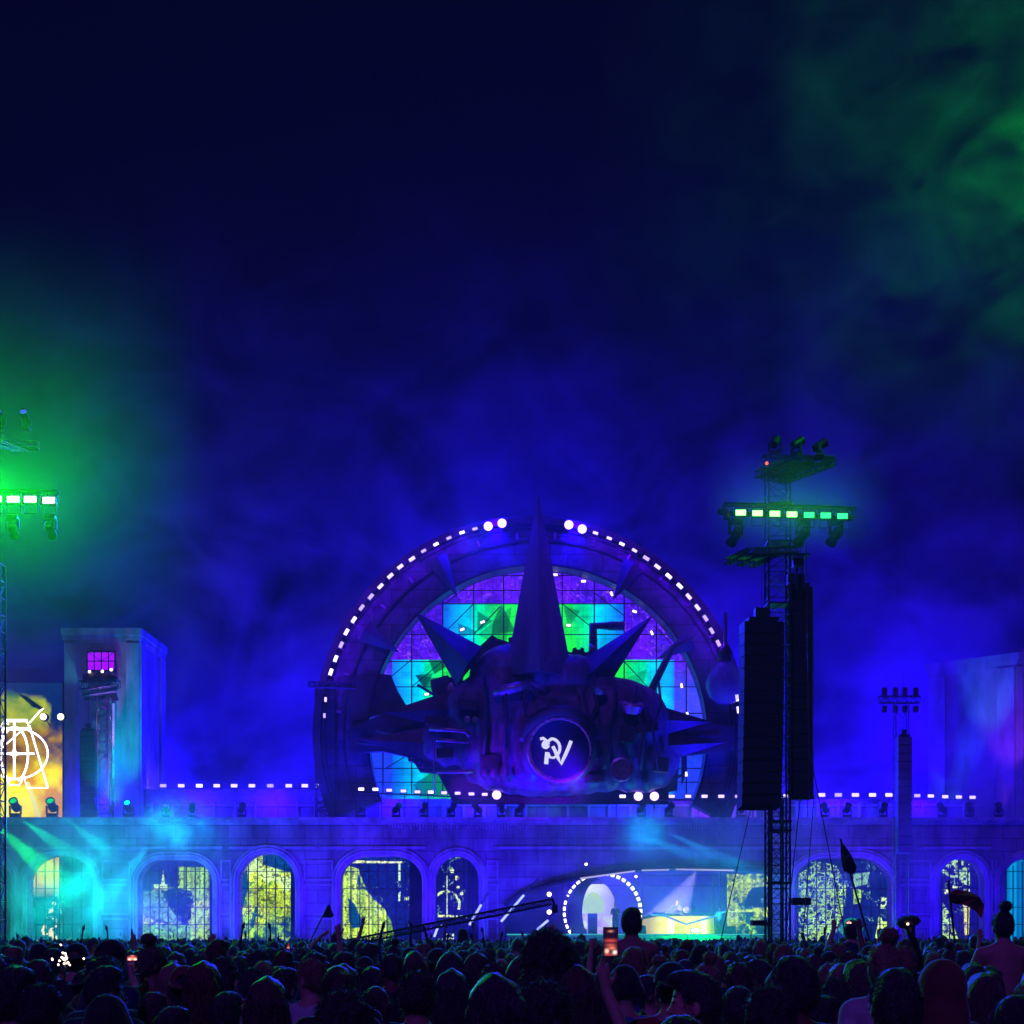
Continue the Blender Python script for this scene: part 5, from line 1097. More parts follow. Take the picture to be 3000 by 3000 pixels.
def pose_arm(sd, kind):
    """shoulder, elbow, wrist, finger direction, palm-side direction"""
    s = np.array([sd*.185, -.01, 1.405])
    if kind == 'down': e, w, f = s+[sd*.06, -.03, -.28], s+[sd*.09, .05, -.53], (0, .15, -1)
    elif kind == 'up': s = s+[-sd*.01, 0, .03]; e, w, f = s+[sd*.10, .05, .26], s+[sd*.06, .09, .51], (-sd*.1, .1, 1)
    elif kind == 'upwide': s = s+[0, 0, .03]; e, w, f = s+[sd*.2, .04, .2], s+[sd*.27, .07, .45], (sd*.15, .1, 1)
    elif kind == 'bent': e, w, f = s+[sd*.26, .03, .1], s+[sd*.07, .05, .3], (-sd*.8, .1, .5)     # elbow out, hand at the head
    elif kind == 'phone': e, w, f = s+[sd*.07, .24, -.02], s+[-sd*.03, .34, .23], (-sd*.15, .2, 1)
    elif kind == 'fwd': e, w, f = s+[sd*.05, .1, -.26], s+[-sd*.04, .32, -.2], (-sd*.3, 1, .1)
    elif kind == 'knee': e, w, f = s+[sd*.08, .1, -.25], s+[sd*.0, .28, -.42], (-sd*.2, .8, -.4)
    return s, np.array(e), np.array(w), np.array(f, float)/np.linalg.norm(f)
def rot_z(p, a): c, s_ = math.cos(a), math.sin(a); return (p[0]*c-p[1]*s_, p[0]*s_+p[1]*c, p[2])
def face(s, yaw=0, beard=False):
    def R(x, y, z): return rot_z((x, y, z), yaw)
    m = Matrix.Rotation(yaw, 3, 'Z'); m = [list(r) for r in m]
    s.ell(R(0, .0, 1.655), (.074, .093, .098), .02, m); s.ell(R(0, .028, 1.59), (.056, .066, .078), .03, m)
    s.cap(R(0, .088, 1.635), R(0, .108, 1.60), .008, .013, .012); s.ell(R(0, .085, 1.555), (.024, .014, .008), .008, m)
    s.ell(R(0, .075, 1.525), (.022, .018, .016), .015, m)
    for q in (-1, 1):
        s.ell(R(q*.079, -.005, 1.615), (.009, .02, .032), .006, m); s.ell(R(q*.03, .088, 1.648), (.018, .012, .006), .008, m)
def body_sdf(arms, h, legs='stand', yaw=0, hands=False):
    top = 2.25 if any('up' in a for a in arms) else 1.85
    s = SDF((-.62, -.3, -.02 if legs == 'stand' else .45), (.62, .62, top), h)
    face(s, yaw)
    s.cap((0, -.02, 1.41), (0, -.005, 1.55), .058, .054, .03); s.cap((-.13, -.015, 1.405), (.13, -.015, 1.405), .055, .055, .05)
    s.cap((0, -.03, 1.47), (-.15, -.02, 1.41), .04, .045, .04); s.cap((0, -.03, 1.47), (.15, -.02, 1.41), .04, .045, .04)
    s.ell((0, 0, 1.27), (.165, .105, .19), .06); s.ell((0, .0, 1.07), (.14, .095, .16), .06); s.ell((0, -.01, .93), (.165, .115, .12), .05)
    for sd, a in zip((-1, 1), arms):
        S0, E, W_, F_ = pose_arm(sd, a); s.cap(S0, E, .052, .04, .03); s.cap(E, W_, .039, .026, .015)
        pc = W_+F_*.05; u = np.cross(F_, (0, 1, 0)) if abs(F_[1]) < .9 else np.cross(F_, (0, 0, 1)); u = u/np.linalg.norm(u)
        s.cap(W_+F_*.02, W_+F_*.075, .026, .03, .01)
        for i in range(4):
            b = W_+F_*.08+u*(-.027+.018*i); L = (.062, .075, .07, .052)[i]; n = np.cross(u, F_); m1 = b+F_*L*.55; m2 = m1+(F_*.8+n*.35)*L*.45
            s.cap(b, m1, .0095, .009, .004); s.cap(m1, m2, .009, .0075, .003)
        tb = W_+F_*.03-u*.028; s.cap(tb, tb-u*.028+F_*.035, .011, .01, .006); s.cap(tb-u*.028+F_*.035, tb-u*.032+F_*.06, .01, .008, .004)
    for sd in (-1, 1):
        if legs == 'stand':
            s.cap((sd*.09, 0, .9), (sd*.1, .02, .49), .085, .055, .03); s.cap((sd*.1, .02, .49), (sd*.105, -.01, .09), .052, .036, .02)
            s.cap((sd*.105, -.03, .045), (sd*.115, .14, .03), .042, .035, .02)
        else:
            s.cap((sd*.1, .02, .88), (sd*.13, .40, .90), .08, .055, .03); s.cap((sd*.13, .40, .90), (sd*.14, .42, .52), .05, .036, .02)
    return s
def hair_sdf(kind, h, yaw=0):
    s = SDF((-.2, -.24, 1.1), (.2, .24, 1.93), h); m = [list(r) for r in Matrix.Rotation(yaw, 3, 'Z')]
    def R(x, y, z): return rot_z((x, y, z), yaw)
    if kind == 'short': s.ell(R(0, -.008, 1.664), (.08, .1, .098), 0, m); s.ell(R(.02, .03, 1.735), (.05, .055, .03), .03, m); s.ell(R(0, -.035, 1.61), (.076, .07, .07), .03, m); lump(s, .003, 48)
    elif kind == 'crop': s.ell(R(0, -.006, 1.664), (.078, .098, .096), 0, m); s.ell(R(0, -.04, 1.62), (.07, .06, .06), .03, m); lump(s, .001, 120)
    elif kind == 'quiff': s.ell(R(0, -.008, 1.668), (.08, .102, .1), 0, m); s.ell(R(0, .04, 1.745), (.055, .07, .035), .03, m); s.ell(R(0, -.04, 1.62), (.076, .062, .07), .03, m); lump(s, .0022, 70)
    elif kind == 'curly': s.ell(R(0, -.015, 1.69), (.112, .12, .115), 0, m); s.ell(R(0, -.05, 1.6), (.095, .08, .08), .03, m); lump(s, .007, 60)
    elif kind in ('long', 'hood'):
        s.ell(R(0, -.01, 1.665), (.088, .108, .103), 0, m); s.cap(R(0, -.05, 1.62), R(0, -.085, 1.36), .09, .075, .04, .8); s.cap(R(-.06, -.03, 1.6), R(-.075, -.04, 1.38), .04, .03, .04); s.cap(R(.06, -.03, 1.6), R(.075, -.04, 1.38), .04, .03, .04)
        if kind == 'hood': s.ell(R(0, -.02, 1.66), (.11, .125, .13), .03, m); s.cap(R(0, -.03, 1.5), R(0, -.02, 1.42), .12, .15, .05)
        else: lump(s, .005, 34)
    elif kind == 'bun': s.ell(R(0, -.008, 1.665), (.083, .103, .1), 0, m); s.ell(R(0, -.035, 1.61), (.072, .07, .06), .03, m); s.ell(R(.01, -.04, 1.80), (.05, .05, .045), .012, m); lump(s, .003, 80)
    elif kind == 'pony': s.ell(R(0, -.008, 1.665), (.083, .103, .1), 0, m); s.cap(R(0, -.1, 1.7), R(0, -.14, 1.62), .03, .035, .015); s.cap(R(0, -.14, 1.62), R(0, -.12, 1.42), .035, .018, .02); lump(s, .003, 70)
    # open the face
    s.ell(R(0, .105, 1.60), (.078 if kind != 'hood' else .07, .09, .108), 0, m, cut=True)
    if kind == 'quiff': s.ell(R(0, .12, 1.655), (.1, .085, .062), 0, m, cut=True)
    if kind not in ('long', 'hood'):
        for q in (-1, 1): s.ell(R(q*.085, .02, 1.60), (.02, .045, .05), 0, m, cut=True)
        if kind != 'pony': cutz(s, zmin=1.545)
    return s
def shirt_sdf(arms, h, legs='stand', sleeve=.75):
    s = SDF((-.6, -.3, .7), (.6, .6, 2.05), h); k = .05
    s.cap((-.13, -.015, 1.40), (.13, -.015, 1.40), .068, .068, k); s.ell((0, 0, 1.27), (.182, .122, .2), .06); s.ell((0, 0, 1.07), (.16, .115, .17), .07); s.ell((0, -.01, .93), (.18, .13, .13), .06)
    s.cap((0, -.03, 1.455), (-.15, -.02, 1.42), .045, .05, .04); s.cap((0, -.03, 1.455), (.15, -.02, 1.42), .045, .05, .04)
    for sd, a in zip((-1, 1), arms):
        S0, E, W_, F_ = pose_arm(sd, a)
        if sleeve <= 1: s.cap(S0, S0+(E-S0)*sleeve, .064, .058, .03)
        else: s.cap(S0, E, .064, .052, .03); s.cap(E, E+(W_-E)*.92, .051, .038, .015)
    lump(s, .004, 22); cutz(s, zmin=.84); 
    s.cap((0, -.01, 1.47), (0, .0, 1.7), .062, .085, 0) if False else None
    g = np.meshgrid(*s.ax, indexing='ij', sparse=True); neck = np.sqrt(g[0]**2+(g[1]+.005)**2)-.068; s.D = np.maximum(s.D, -np.maximum(neck, 1.43-g[2]))
    return s
def trous_sdf(h, legs='stand'):
    s = SDF((-.3, -.25, .04 if legs == 'stand' else .5), (.3, .58, 1.05), h); s.ell((0, -.01, .93), (.176, .126, .12), 0)
    for sd in (-1, 1):
        if legs == 'stand': s.cap((sd*.09, 0, .9), (sd*.1, .02, .49), .096, .07, .03); s.cap((sd*.1, .02, .49), (sd*.105, -.01, .1), .068, .055, .02)
        else: s.cap((sd*.1, .02, .88), (sd*.13, .36, .90), .092, .07, .03)
    lump(s, .003, 30); cutz(s, zmax=.985); return s
MESH = {}
def fuzz(V, Q, kind, n, seed=1):
    """thin strands growing out of the hair mass"""
    r = np.random.RandomState(seed); f = Q[r.randint(0, len(Q), n)]; a, b, c, d = [V[f[:, i]] for i in range(4)]
    s_, t_ = r.rand(n, 1), r.rand(n, 1); p = (a*(1-s_)+b*s_)*(1-t_)+(d*(1-s_)+c*s_)*t_; nr = np.cross(b-a, d-a); nr /= np.linalg.norm(nr, axis=1)[:, None]+1e-9
    cen = V.mean(0); nr[((p-cen)*nr).sum(1) < 0] *= -1; rd = r.normal(size=(n, 3)); up_, dn, rn, L = {'crop': (.7, .4, .35, .013), 'short': (.45, .8, .5, .02), 'quiff': (.3, .5, .3, .018), 'curly': (1, 0, 1.0, .02), 'long': (.1, 1, .16, .06), 'bun': (.3, .3, .4, .013), 'pony': (.3, .8, .3, .04)}[kind]
    dr = nr*up_+np.array([0, 0, -1.])*dn+rd*rn*.6; dr /= np.linalg.norm(dr, axis=1)[:, None]; wd = np.cross(dr, rd); wd /= np.linalg.norm(wd, axis=1)[:, None]+1e-9
    L = L*(.5+r.rand(n, 1)); w_ = (.0011 if n > 6000 else .002); p = p-nr*.003; m = p+dr*L*.5+nr*L*.12; tp = m+(dr+np.array([0, 0, -.25]))*L*.5
    W_ = np.concatenate([np.stack([p-wd*w_, p+wd*w_, m+wd*w_*.8, m-wd*w_*.8], 1), np.stack([m-wd*w_*.8, m+wd*w_*.8, tp+wd*w_*.2, tp-wd*w_*.2], 1)]).reshape(-1, 3)
    return np.concatenate([V, W_]), np.concatenate([Q, len(V)+np.arange(len(W_)).reshape(-1, 4)])
def cached(key, fn, m):
    if key not in MESH:
        V, Q = fn().mesh()
        if key[0] == 'hair': V, Q = fuzz(V, Q, key[1], 6500 if key[-1] else 2600)
        MESH[key] = np_mesh(key[0], V, Q, [m])
    return MESH[key]
def person(label, arms=('down', 'down'), hair='short', legs='stand', sleeve=.75, yaw=0, skin=0, hcol=0, shirt='black', cap=None, loc=(0, 0, 0), rz=0, scale=1, group=None, shirtless=False, fine=False, hidden_legs=False):
    h = .0085 if fine else .0125
    o = bpy.data.objects.new('person', cached(('body', arms, legs, round(yaw, 2), fine), lambda: body_sdf(arms, h, legs, yaw), SK[0])); C.objects.link(o)
    def ch(name, key, fn, m):
        c = bpy.data.objects.new(name, cached((name,)+key, fn, m)); C.objects.link(c); c.parent = o
        c.material_slots[0].link = 'OBJECT'; c.material_slots[0].material = m; return c
    o.material_slots[0].link = 'OBJECT'; o.material_slots[0].material = SK[skin]
    if hair == 'hood': ch('hood', (hair, round(yaw, 2)), lambda: hair_sdf(hair, .008, yaw), CL[shirt])
    elif hair: ch('hair', (hair, round(yaw, 2), fine), lambda: hair_sdf(hair, .006 if fine else .0085, yaw), HR[hcol])
    if cap:
        k = cached(('cap', cap), lambda: cap_sdf(cap), CL['black']); c = bpy.data.objects.new('cap', k); C.objects.link(c); c.parent = o
        c.material_slots[0].link = 'OBJECT'; c.material_slots[0].material = CL[cap_col.get(label, 'black')]
    if not shirtless: ch('shirt', (arms, legs, sleeve), lambda: shirt_sdf(arms, .0125, legs, sleeve), CL[shirt])
    ch('trousers', (legs,), lambda: trous_sdf(.016, legs), M_jean)
    o.location = loc; o.rotation_euler = (0, 0, rz); o.scale = (scale,)*3
    return tag(o, label, 'person', group)
cap_col = {}
def cap_sdf(kind):
    s = SDF((-.2, -.28, 1.5), (.2, .28, 1.95), .007)
    if kind == 'beanie': s.ell((0, -.005, 1.675), (.1, .118, .12), 0); s.cap((-.04, 0, 1.62), (.04, 0, 1.62), .088, .088, .02); s.ell((0, .1, 1.57), (.1, .08, .1), 0, cut=True); cutz(s, zmin=1.6); lump(s, .0012, 130)
    elif kind == 'back':        # baseball cap worn backwards: peak over the nape
        s.ell((0, -.005, 1.68), (.094, .112, .1), 0); cutz(s, zmin=1.665); g = np.meshgrid(*s.ax, indexing='ij', sparse=True)
        br = np.maximum(np.sqrt((g[0]/.085)**2+((g[1]+.11)/.085)**2)*.085-.085, np.abs(g[2]-1.668-(g[1]+.1)*.25)-.008); s.D = np.minimum(s.D, br)
        op = np.maximum(np.sqrt((g[0]/.04)**2+((g[2]-1.69)/.028)**2)*.03-.03, g[1]+.07); s.D = np.maximum(s.D, -op)
    elif kind == 'flat': s.ell((0, 0, 1.70), (.115, .13, .055), 0); s.cap((-.05, .1, 1.69), (.05, .1, 1.69), .02, .02, .03)
    elif kind == 'wide':
        g = np.meshgrid(*s.ax, indexing='ij', sparse=True); s.ell((0, 0, 1.72), (.09, .105, .09), 0); br = np.maximum(np.sqrt((g[0]/.19)**2+(g[1]/.2)**2)*.19-.19, np.abs(g[2]-1.69)-.01); s.D = np.minimum(s.D, br)
    return s
HEAD_W = .168
def at_head(cx, top, wpx, H=1.77, hw=HEAD_W):
    """where a standing person must be for the head to have this width and top row"""
    Y = hw*FP/wpx; z = ZC-(top-HY)/FP*Y; return (X(cx, Y), Y, 0), z/H
NEAR = [  # centre, head top, head width (photo px), hair, shirt, extra, label
 (40, 2831, 112, 'short', 'black', {}, 'large dark head cut by the left picture edge in the near rows'),
 (128, 2872, 124, 'crop', 'navy', dict(sleeve=2), 'broad dark shoulders and cropped head low at the left, under the phone flash'),
 (112, 2810, 80, 'short', 'black', dict(hcol=1), 'brown haired head just above the broad cropped head at the left'),
 (306, 2829, 90, 'short', 'navy', {}, 'tall square headed person below the second phone screen'),
 (315, 2914, 158, None, 'black', dict(cap='beanie'), 'big close head in a dark beanie at the bottom left'),
 (447, 2905, 86, 'short', 'green', dict(hcol=1), 'head with green lit hair beside the dark beanie'),
 (505, 2948, 100, 'short', 'black', {}, 'low dark head at the bottom edge under the backwards cap'),
 (542, 2822, 84, 'short', 'black', dict(cap='back', hcol=0), 'person in a reddish cap worn backwards in the left near rows'),
 (598, 2835, 64, 'long', 'navy', dict(hcol=1), 'long haired head touching the backwards cap on its right'),
 (650, 2832, 60, 'short', 'blue', dict(hcol=1), 'blue rimmed head two to the right of the backwards cap'),
 (785, 2858, 112, 'long', 'navy', dict(hcol=1), 'person with long parted hair and bright rim below the round arch'),
 (762, 2778, 52, 'crop', 'grey', dict(skin=1), 'short cropped head rising under the round arch'),
 (832, 2835, 79, 'short', 'black', {}, 'dark head right behind the long parted hair'),
 (913, 2803, 80, 'crop', 'white', dict(skin=0, hcol=2), 'tall person with blond cropped hair below the striped curtain screen'),
 (1008, 2822, 84, 'long', 'black', dict(hcol=1), 'person with loose brown hair right of the blond crop'),
 (1000, 2902, 165, 'curly', 'black', {}, 'very close bushy head at the bottom below the striped curtain'),
 (1100, 2886, 72, 'pony', 'navy', dict(hcol=1), 'head with a ponytail right of the close bushy head'),
 (1135, 2815, 50, 'short', 'black', {}, 'small round head below the crane pivot'),
 (1151, 2853, 46, 'short', 'grey', {}, 'small dark head under the small round head near the crane pivot'),
 (1224, 2835, 104, 'crop', 'green', dict(skin=1), 'person with shaved neck and green collar below the dome arch'),
 (1213, 2805, 54, None, 'grey', dict(cap='back'), 'person in a snug cap behind the shaved neck'),
 (1321, 2785, 72, 'long', 'black', {}, 'dark long hair below the hooded figure'),
 (1325, 2836, 92, 'long', 'black', {}, 'tall dark long haired person below the dome arch'),
 (1404, 2783, 50, 'short', 'green', {}, 'neat round head with a green lit collar left of the curly head'),
 (1445, 2850, 144, 'long', 'black', {}, 'large black long haired head left below the big curly head'),
 (1468, 2805, 46, None, 'grey', dict(skin=0), 'pale bald head left of the big curly head'),
 (1590, 2872, 168, 'curly', 'black', {}, 'closest round bushy head in front of the big curly head'),
 (1760, 2845, 94, 'long', 'black', {}, 'straight long dark hair below the raised phone'),
 (1700, 2852, 62, 'short', 'blue', dict(sleeve=2), 'head with blue striped shoulders left of the straight hair'),
 (1905, 2833, 82, 'short', 'grey', dict(cap='flat'), 'person in a dark flat cap left of the bearded profile'),
 (1985, 2972, 150, 'short', 'blue', {}, 'blue and green rimmed head at the bottom below the bearded profile'),
 (2085, 2842, 56, 'short', 'navy', {}, 'small head just behind the profile man on his right'),
 (2162, 2817, 78, 'short', 'black', dict(skin=0, yaw=.5, hcol=1), 'reddish lit head turned half left below the speaker tower'),
 (2158, 2888, 88, 'short', 'navy', dict(skin=0), 'head with a green rim in front of the reddish head'),
 (2255, 2888, 158, 'curly', 'black', {}, 'huge round dark head at the bottom below the speaker tower'),
 (2324, 2798, 114, 'short', 'black', dict(skin=2), 'tall broad person with a full square head beside the tower foot'),
 (2444, 2860, 82, 'crop', 'navy', dict(skin=2), 'person with a narrow cropped head between two bigger heads on the right'),
 (2523, 2832, 58, None, 'grey', dict(cap='back'), 'green topped cap between the cropped head and the big round head'),
 (2622, 2834, 138, 'short', 'navy', dict(sleeve=2), 'big round dark head left of the orange hood'),
 (2755, 2800, 134, 'hood', 'orange', dict(skin=0, yaw=0), 'person in a dull orange hood near the right edge'),
 (2895, 2822, 84, 'short', 'black', dict(cap='flat'), 'person in a flat cap below the girl with the bun'),
 (2972, 2914, 118, 'short', 'blue', {}, 'dark head cut by the right bottom corner'),
 (660, 2905, 96, 'short', 'black', {}, 'round dark head at the bottom left of the long parted hair'),
 (2400, 2915, 100, 'short', 'navy', {}, 'low head with teal shoulder line right of the huge round head'),
 (230, 2826, 66, 'curly', 'black', {}, 'small curly head by the glittering lights on the left'),
 (700, 2800, 50, 'short', 'black', {}, 'small dark head left of the round arch'),
]
cap_col['person in a reddish cap worn backwards in the left near rows'] = 'orange'
cap_col['green topped cap between the cropped head and the big round head'] = 'green'
occ = []
for i, (cx, top, wpx, hr, sh, ex, lb) in enumerate(NEAR):
    hw = HEAD_W
    if hr == 'curly': hw = .225
    if hr == 'long': hw = .18
    if ex.get('cap') == 'beanie': hw = .235
    if ex.get('cap') == 'flat': hw = .22
    if hr == 'hood': hw = .225
    loc, sc0 = at_head(cx, top, wpx, 1.805 if hr in ('curly', 'hood') else (1.79 if ex.get('cap') else 1.77), hw)
    ex = dict(ex); ex.setdefault('hcol', 0)
    if 'yaw' not in ex and not ex.get('cap'): ex['yaw'] = random.choice((0, 0, .6, -.6))
    person(lb, hair=hr, shirt=sh, loc=loc, rz=random.uniform(-.35, .35), scale=sc0, fine=wpx > 78, **ex); occ.append((loc[0], loc[1], .3))
loc, sc0 = at_head(1600, 2725, 138, 1.805, .225)
person('tall person with a big round curly head standing out before the stage', hair='curly', shirt='red', loc=loc, rz=.1, scale=sc0, fine=True, skin=1); occ.append((loc[0], loc[1], .3))
# bearded man in profile
loc, sc0 = at_head(2035, 2848, 142, 1.77, .205)
pm = person('bearded man in profile looking left with swept back dark hair', hair='quiff', shirt='black', yaw=1.5, loc=loc, scale=sc0, fine=True, skin=0); occ.append((loc[0], loc[1], .35)); pm.material_slots[0].material = mat('skin with face light', (.95, .48, .32), .5, var=.12, scale=8, spec=.4)  # light on the face is put into a brighter skin colour
s = SDF((-.25, -.2, 1.4), (.2, .2, 1.75), .006); m_ = [list(r) for r in Matrix.Rotation(1.5, 3, 'Z')]
s.ell(rot_z((0, .04, 1.56), 1.5), (.063, .062, .055), 0, m_); s.ell(rot_z((0, .075, 1.615), 1.5), (.062, .055, .052), 0, m_, cut=True); s.ell(rot_z((0, .1, 1.557), 1.5), (.02, .03, .01), 0, m_, cut=True); cutz(s, zmax=1.6); lump(s, .0015, 110)
V, Q = s.mesh(); o = bpy.data.objects.new('beard', np_mesh('beard', V, Q, [HR[0]])); C.objects.link(o); o.parent = pm
s = SDF((-.25, -.2, 1.5), (.2, .2, 1.75), .005)
for q in (-1, 1): s.cap(rot_z((q*.015, .092, 1.668), 1.5), rot_z((q*.048, .078, 1.67), 1.5), .0055, .004, .002)
V, Q = s.mesh(); o = bpy.data.objects.new('eyebrow', np_mesh('eyebrow', V, Q, [HR[0]])); C.objects.link(o); o.parent = pm
# people carried on shoulders, each above a standing carrier
def carried(cx, top, Y, label, hair, arms, shirt, cl, **kw):
    z = ZC-(top-HY)/FP*Y; topz = 1.86 if hair == 'bun' else 1.77; sc1 = 1.0; o = person(label, arms=arms, hair=hair, legs='sit', shirt=shirt, loc=(X(cx, Y), Y, z-topz*sc1), scale=sc1, **kw)
    seat = z-topz+.87; cs = max(.8, min(1.03, (seat-.02)/1.45)); c = person(cl, arms=('fwd', 'fwd'), hair='short', shirt='black', loc=(X(cx, Y), Y+.1*cs, 0), scale=cs)
    occ.append((X(cx, Y), Y, .45)); return o
carried(2938, 2633, 12.6, 'bare backed girl with a top bun sitting on shoulders at the right edge', 'bun', ('knee', 'knee'), 'black', 'person carrying the bun girl on the shoulders at the right edge', fine=True, shirtless=True, skin=0)
carried(1850, 2657, 13.2, 'person with bare back on shoulders raised before the stage', 'short', ('knee', 'knee'), 'black', 'person carrying the bare backed figure before the stage', fine=True, shirtless=True, skin=1)
carried(985, 2729, 27, 'person on shoulders raised arms below the curtain screen', 'short', ('bent', 'upwide'), 'black', 'person carrying the arm raising figure below the curtain screen', fine=True)
carried(1356, 2722, 31, 'hooded figure on shoulders raised below the dome arch', 'hood', ('down', 'down'), 'black', 'person carrying the hooded figure below the dome arch')
carried(2494, 2694, 19, 'person on shoulders raised holding a lit phone by the bone screen', 'short', ('phone', 'phone'), 'navy', 'person carrying the phone holder by the bone screen')
carried(2760, 2738, 24, 'person on shoulders raised below the sail arch', 'pony', ('down', 'down'), 'black', 'person carrying the figure below the sail arch')
carried(2862, 2750, 22, 'ponytailed person on shoulders raised between arch and bun girl', 'pony', ('down', 'down'), 'black', 'person carrying the ponytailed figure beside the bun girl')
# phones held up
def phone(x, y, wpx, Y, label, tilt=0, lit=1, land=False):
    w_ = px(wpx, Y); h_ = w_*(2.0 if not land else .48); t = thing('phone', label, 'phone', P(x, y, Y))
    MB().box((-w_/2, 0, -h_/2), (w_/2, .009, h_/2)).build('case', M_black, t, world=False)
    k = bpy.data.objects.new; n = 24
    me = MB(); nx_, nz_ = (14, 28) if not land else (28, 14); v = []; f = []
    for j in range(nz_+1):
        for i in range(nx_+1): v.append((-w_*.46+w_*.92*i/nx_, -.002, -h_*.46+h_*.92*j/nz_))
    for j in range(nz_):
        for i in range(nx_): a = j*(nx_+1)+i; f.append((a, a+1, a+nx_+2, a+nx_+1))
    o = me.add(v, f).build('screen', M_phone, t, world=False); at = o.data.color_attributes.new('col', 'FLOAT_COLOR', 'POINT'); r = random.Random(int(x))
    for i, c in enumerate(v):
        u = c[2]/h_+.5; g_ = c[0]/w_; q = [.012, .003, .02]
        for (a_, b_, ra, rb, cc) in ((0, .55, .4, .05, (.55, .05, .03)), (0, .86, .16, .03, (.7, .25, .15)), (-.25, .2, .12, .07, (1.6, .7, .5)), (.1, .3, .2, .05, (.9, .2, .1)), (.28, .16, .13, .06, (1.6, 1., .9)), (0, .4, .3, .05, (.5, .08, .05)), (-.1, .08, .3, .04, (.4, .05, .03))):
            e_ = math.exp(-((g_-a_)/ra)**2-((u-b_)/rb)**2) if not land else math.exp(-((g_-a_)/ra)**2-((u-b_)/(rb*3))**2)
            for z_ in range(3): q[z_] += cc[z_]*e_
        at.data[i].color = (q[0]*lit, q[1]*lit, q[2]*lit, 1)
    t.rotation_euler = (0, tilt, 0); return t
M_phone = ledmat('phone screen', 1.3)
phone(1789, 2760, 44, 7.6, 'bright reddish phone screen held up before the round tunnel')
hd, sc0 = at_head(1742, 2868, 98); 
person('person holding the reddish phone up with both hands', arms=('down', 'phone'), hair='long', shirt='grey', hcol=1, loc=(X(1789, 7.25)-.155, 7.25, 0), scale=1.0, fine=True); occ.append((X(1762, 7.2), 7.2, .3))
def holder(x, y, Y, lb, lit, wd, land):
    phone(x, y, wd, Y, lb, random.uniform(-.1, .1), lit, land); z = Z(y, Y); sc1 = min(1.06, max(.92, (z-.06)/1.72)); person('person raising the '+lb.split(' phone')[0]+' phone', arms=('down', 'phone'), hair='short', shirt='navy', loc=(X(x, Y)-.155*sc1, Y-.35*sc1, 0), scale=sc1); occ.append((X(x, Y)-.15, Y-.35, .3))
holder(237, 2774, 14, 'violet lit phone held sideways at the far left', 1.0, 26, True)
holder(388, 2806, 12, 'orange glaring phone held sideways by a raised arm', 1.5, 34, True)
holder(845, 2772, 17, 'small white lit phone below the round arch', 1.2, 9, False)
holder(1250, 2783, 20, 'tiny orange phone below the dome arch', 1.2, 9, False)
holder(2490, 2702, 19, 'bright phone raised beside the bone screen', 2.0, 16, True) if False else phone(2487, 2702, 16, 18.6, 'bright phone raised beside the bone screen', 0, 2.2, True)
# other things above the heads
def flag(label, pole0, pole1, pts, Y, m, r=.02):
    t = thing('flag', label, 'flag', P(*pole0, Y)); MB().tube(P(*pole0, Y), P(*pole1, Y), r, 6).build('pole', M_black, t)
    tri = tessellate_polygon([[Vector((a, b, 0)) for a, b in pts]]); k = MB(); n = len(pts)
    fr_ = [P(a, b, Y+.12*math.sin(a*.07+b*.05)) for a, b in pts]; bk = [v+Vector((0, .012, 0)) for v in fr_]
    k.add(fr_+bk, [tuple(q) for q in tri]+[tuple(n+i for i in reversed(q)) for q in tri]+[(i, n+i, n+(i+1) % n, (i+1) % n) for i in range(n)]); k.build('cloth', m, t)
flag('dark flag hanging limp on a tall pole right of the speaker tower', (2560, 2800), (2462, 2458), [(2462, 2462), (2480, 2484), (2494, 2505), (2510, 2540), (2506, 2556), (2496, 2562), (2472, 2552), (2466, 2530), (2463, 2500)], 30, CL['black'])
flag('dark red flag blown sideways before the sail arch', (2800, 2790), (2778, 2580), [(2780, 2618), (2800, 2606), (2840, 2612), (2870, 2628), (2884, 2652), (2876, 2692), (2862, 2672), (2832, 2652), (2796, 2648), (2782, 2640)], 26, CL['red'])
flag('small triangular pennant on a thin pole left of the striped curtain', (905, 2765), (962, 2650), [(964, 2648), (978, 2682), (972, 2688), (942, 2687), (952, 2670)], 40, CL['navy'])
t = thing('totem', 'dark mushroom shaped totem held up on a bent stem above the crowd', 'totem', P(2690, 2800, 16))
k = MB(); k.path([P(2690, 2815, 16), P(2684, 2780, 16), P(2672, 2745, 16), P(2664, 2712, 16)], [.05, .035, .04, .06], 8); k.build('stem', M_black, t, smooth=True)
s = SDF((-.3, -.3, -.2), (.3, .3, .2), .012); s.ell((0, 0, 0), (.11, .1, .055), 0); s.ell((-.05, 0, -.02), (.06, .08, .05), .03); s.ell((.06, .02, .02), (.06, .08, .045), .03); lump(s, .006, 50); V, Q = s.mesh()
o = bpy.data.objects.new('cap', np_mesh('cap', V, Q, [CL['black']])); C.objects.link(o); o.parent = t; o.location = P(2660, 2700, 16)-t.location
MB().lathe([(.01, 0), (.012, .01), (.01, .012)], MT(P(2659, 2707, 15.88), (0, -1, 0)), 8).build('lamp', M_warm, t)
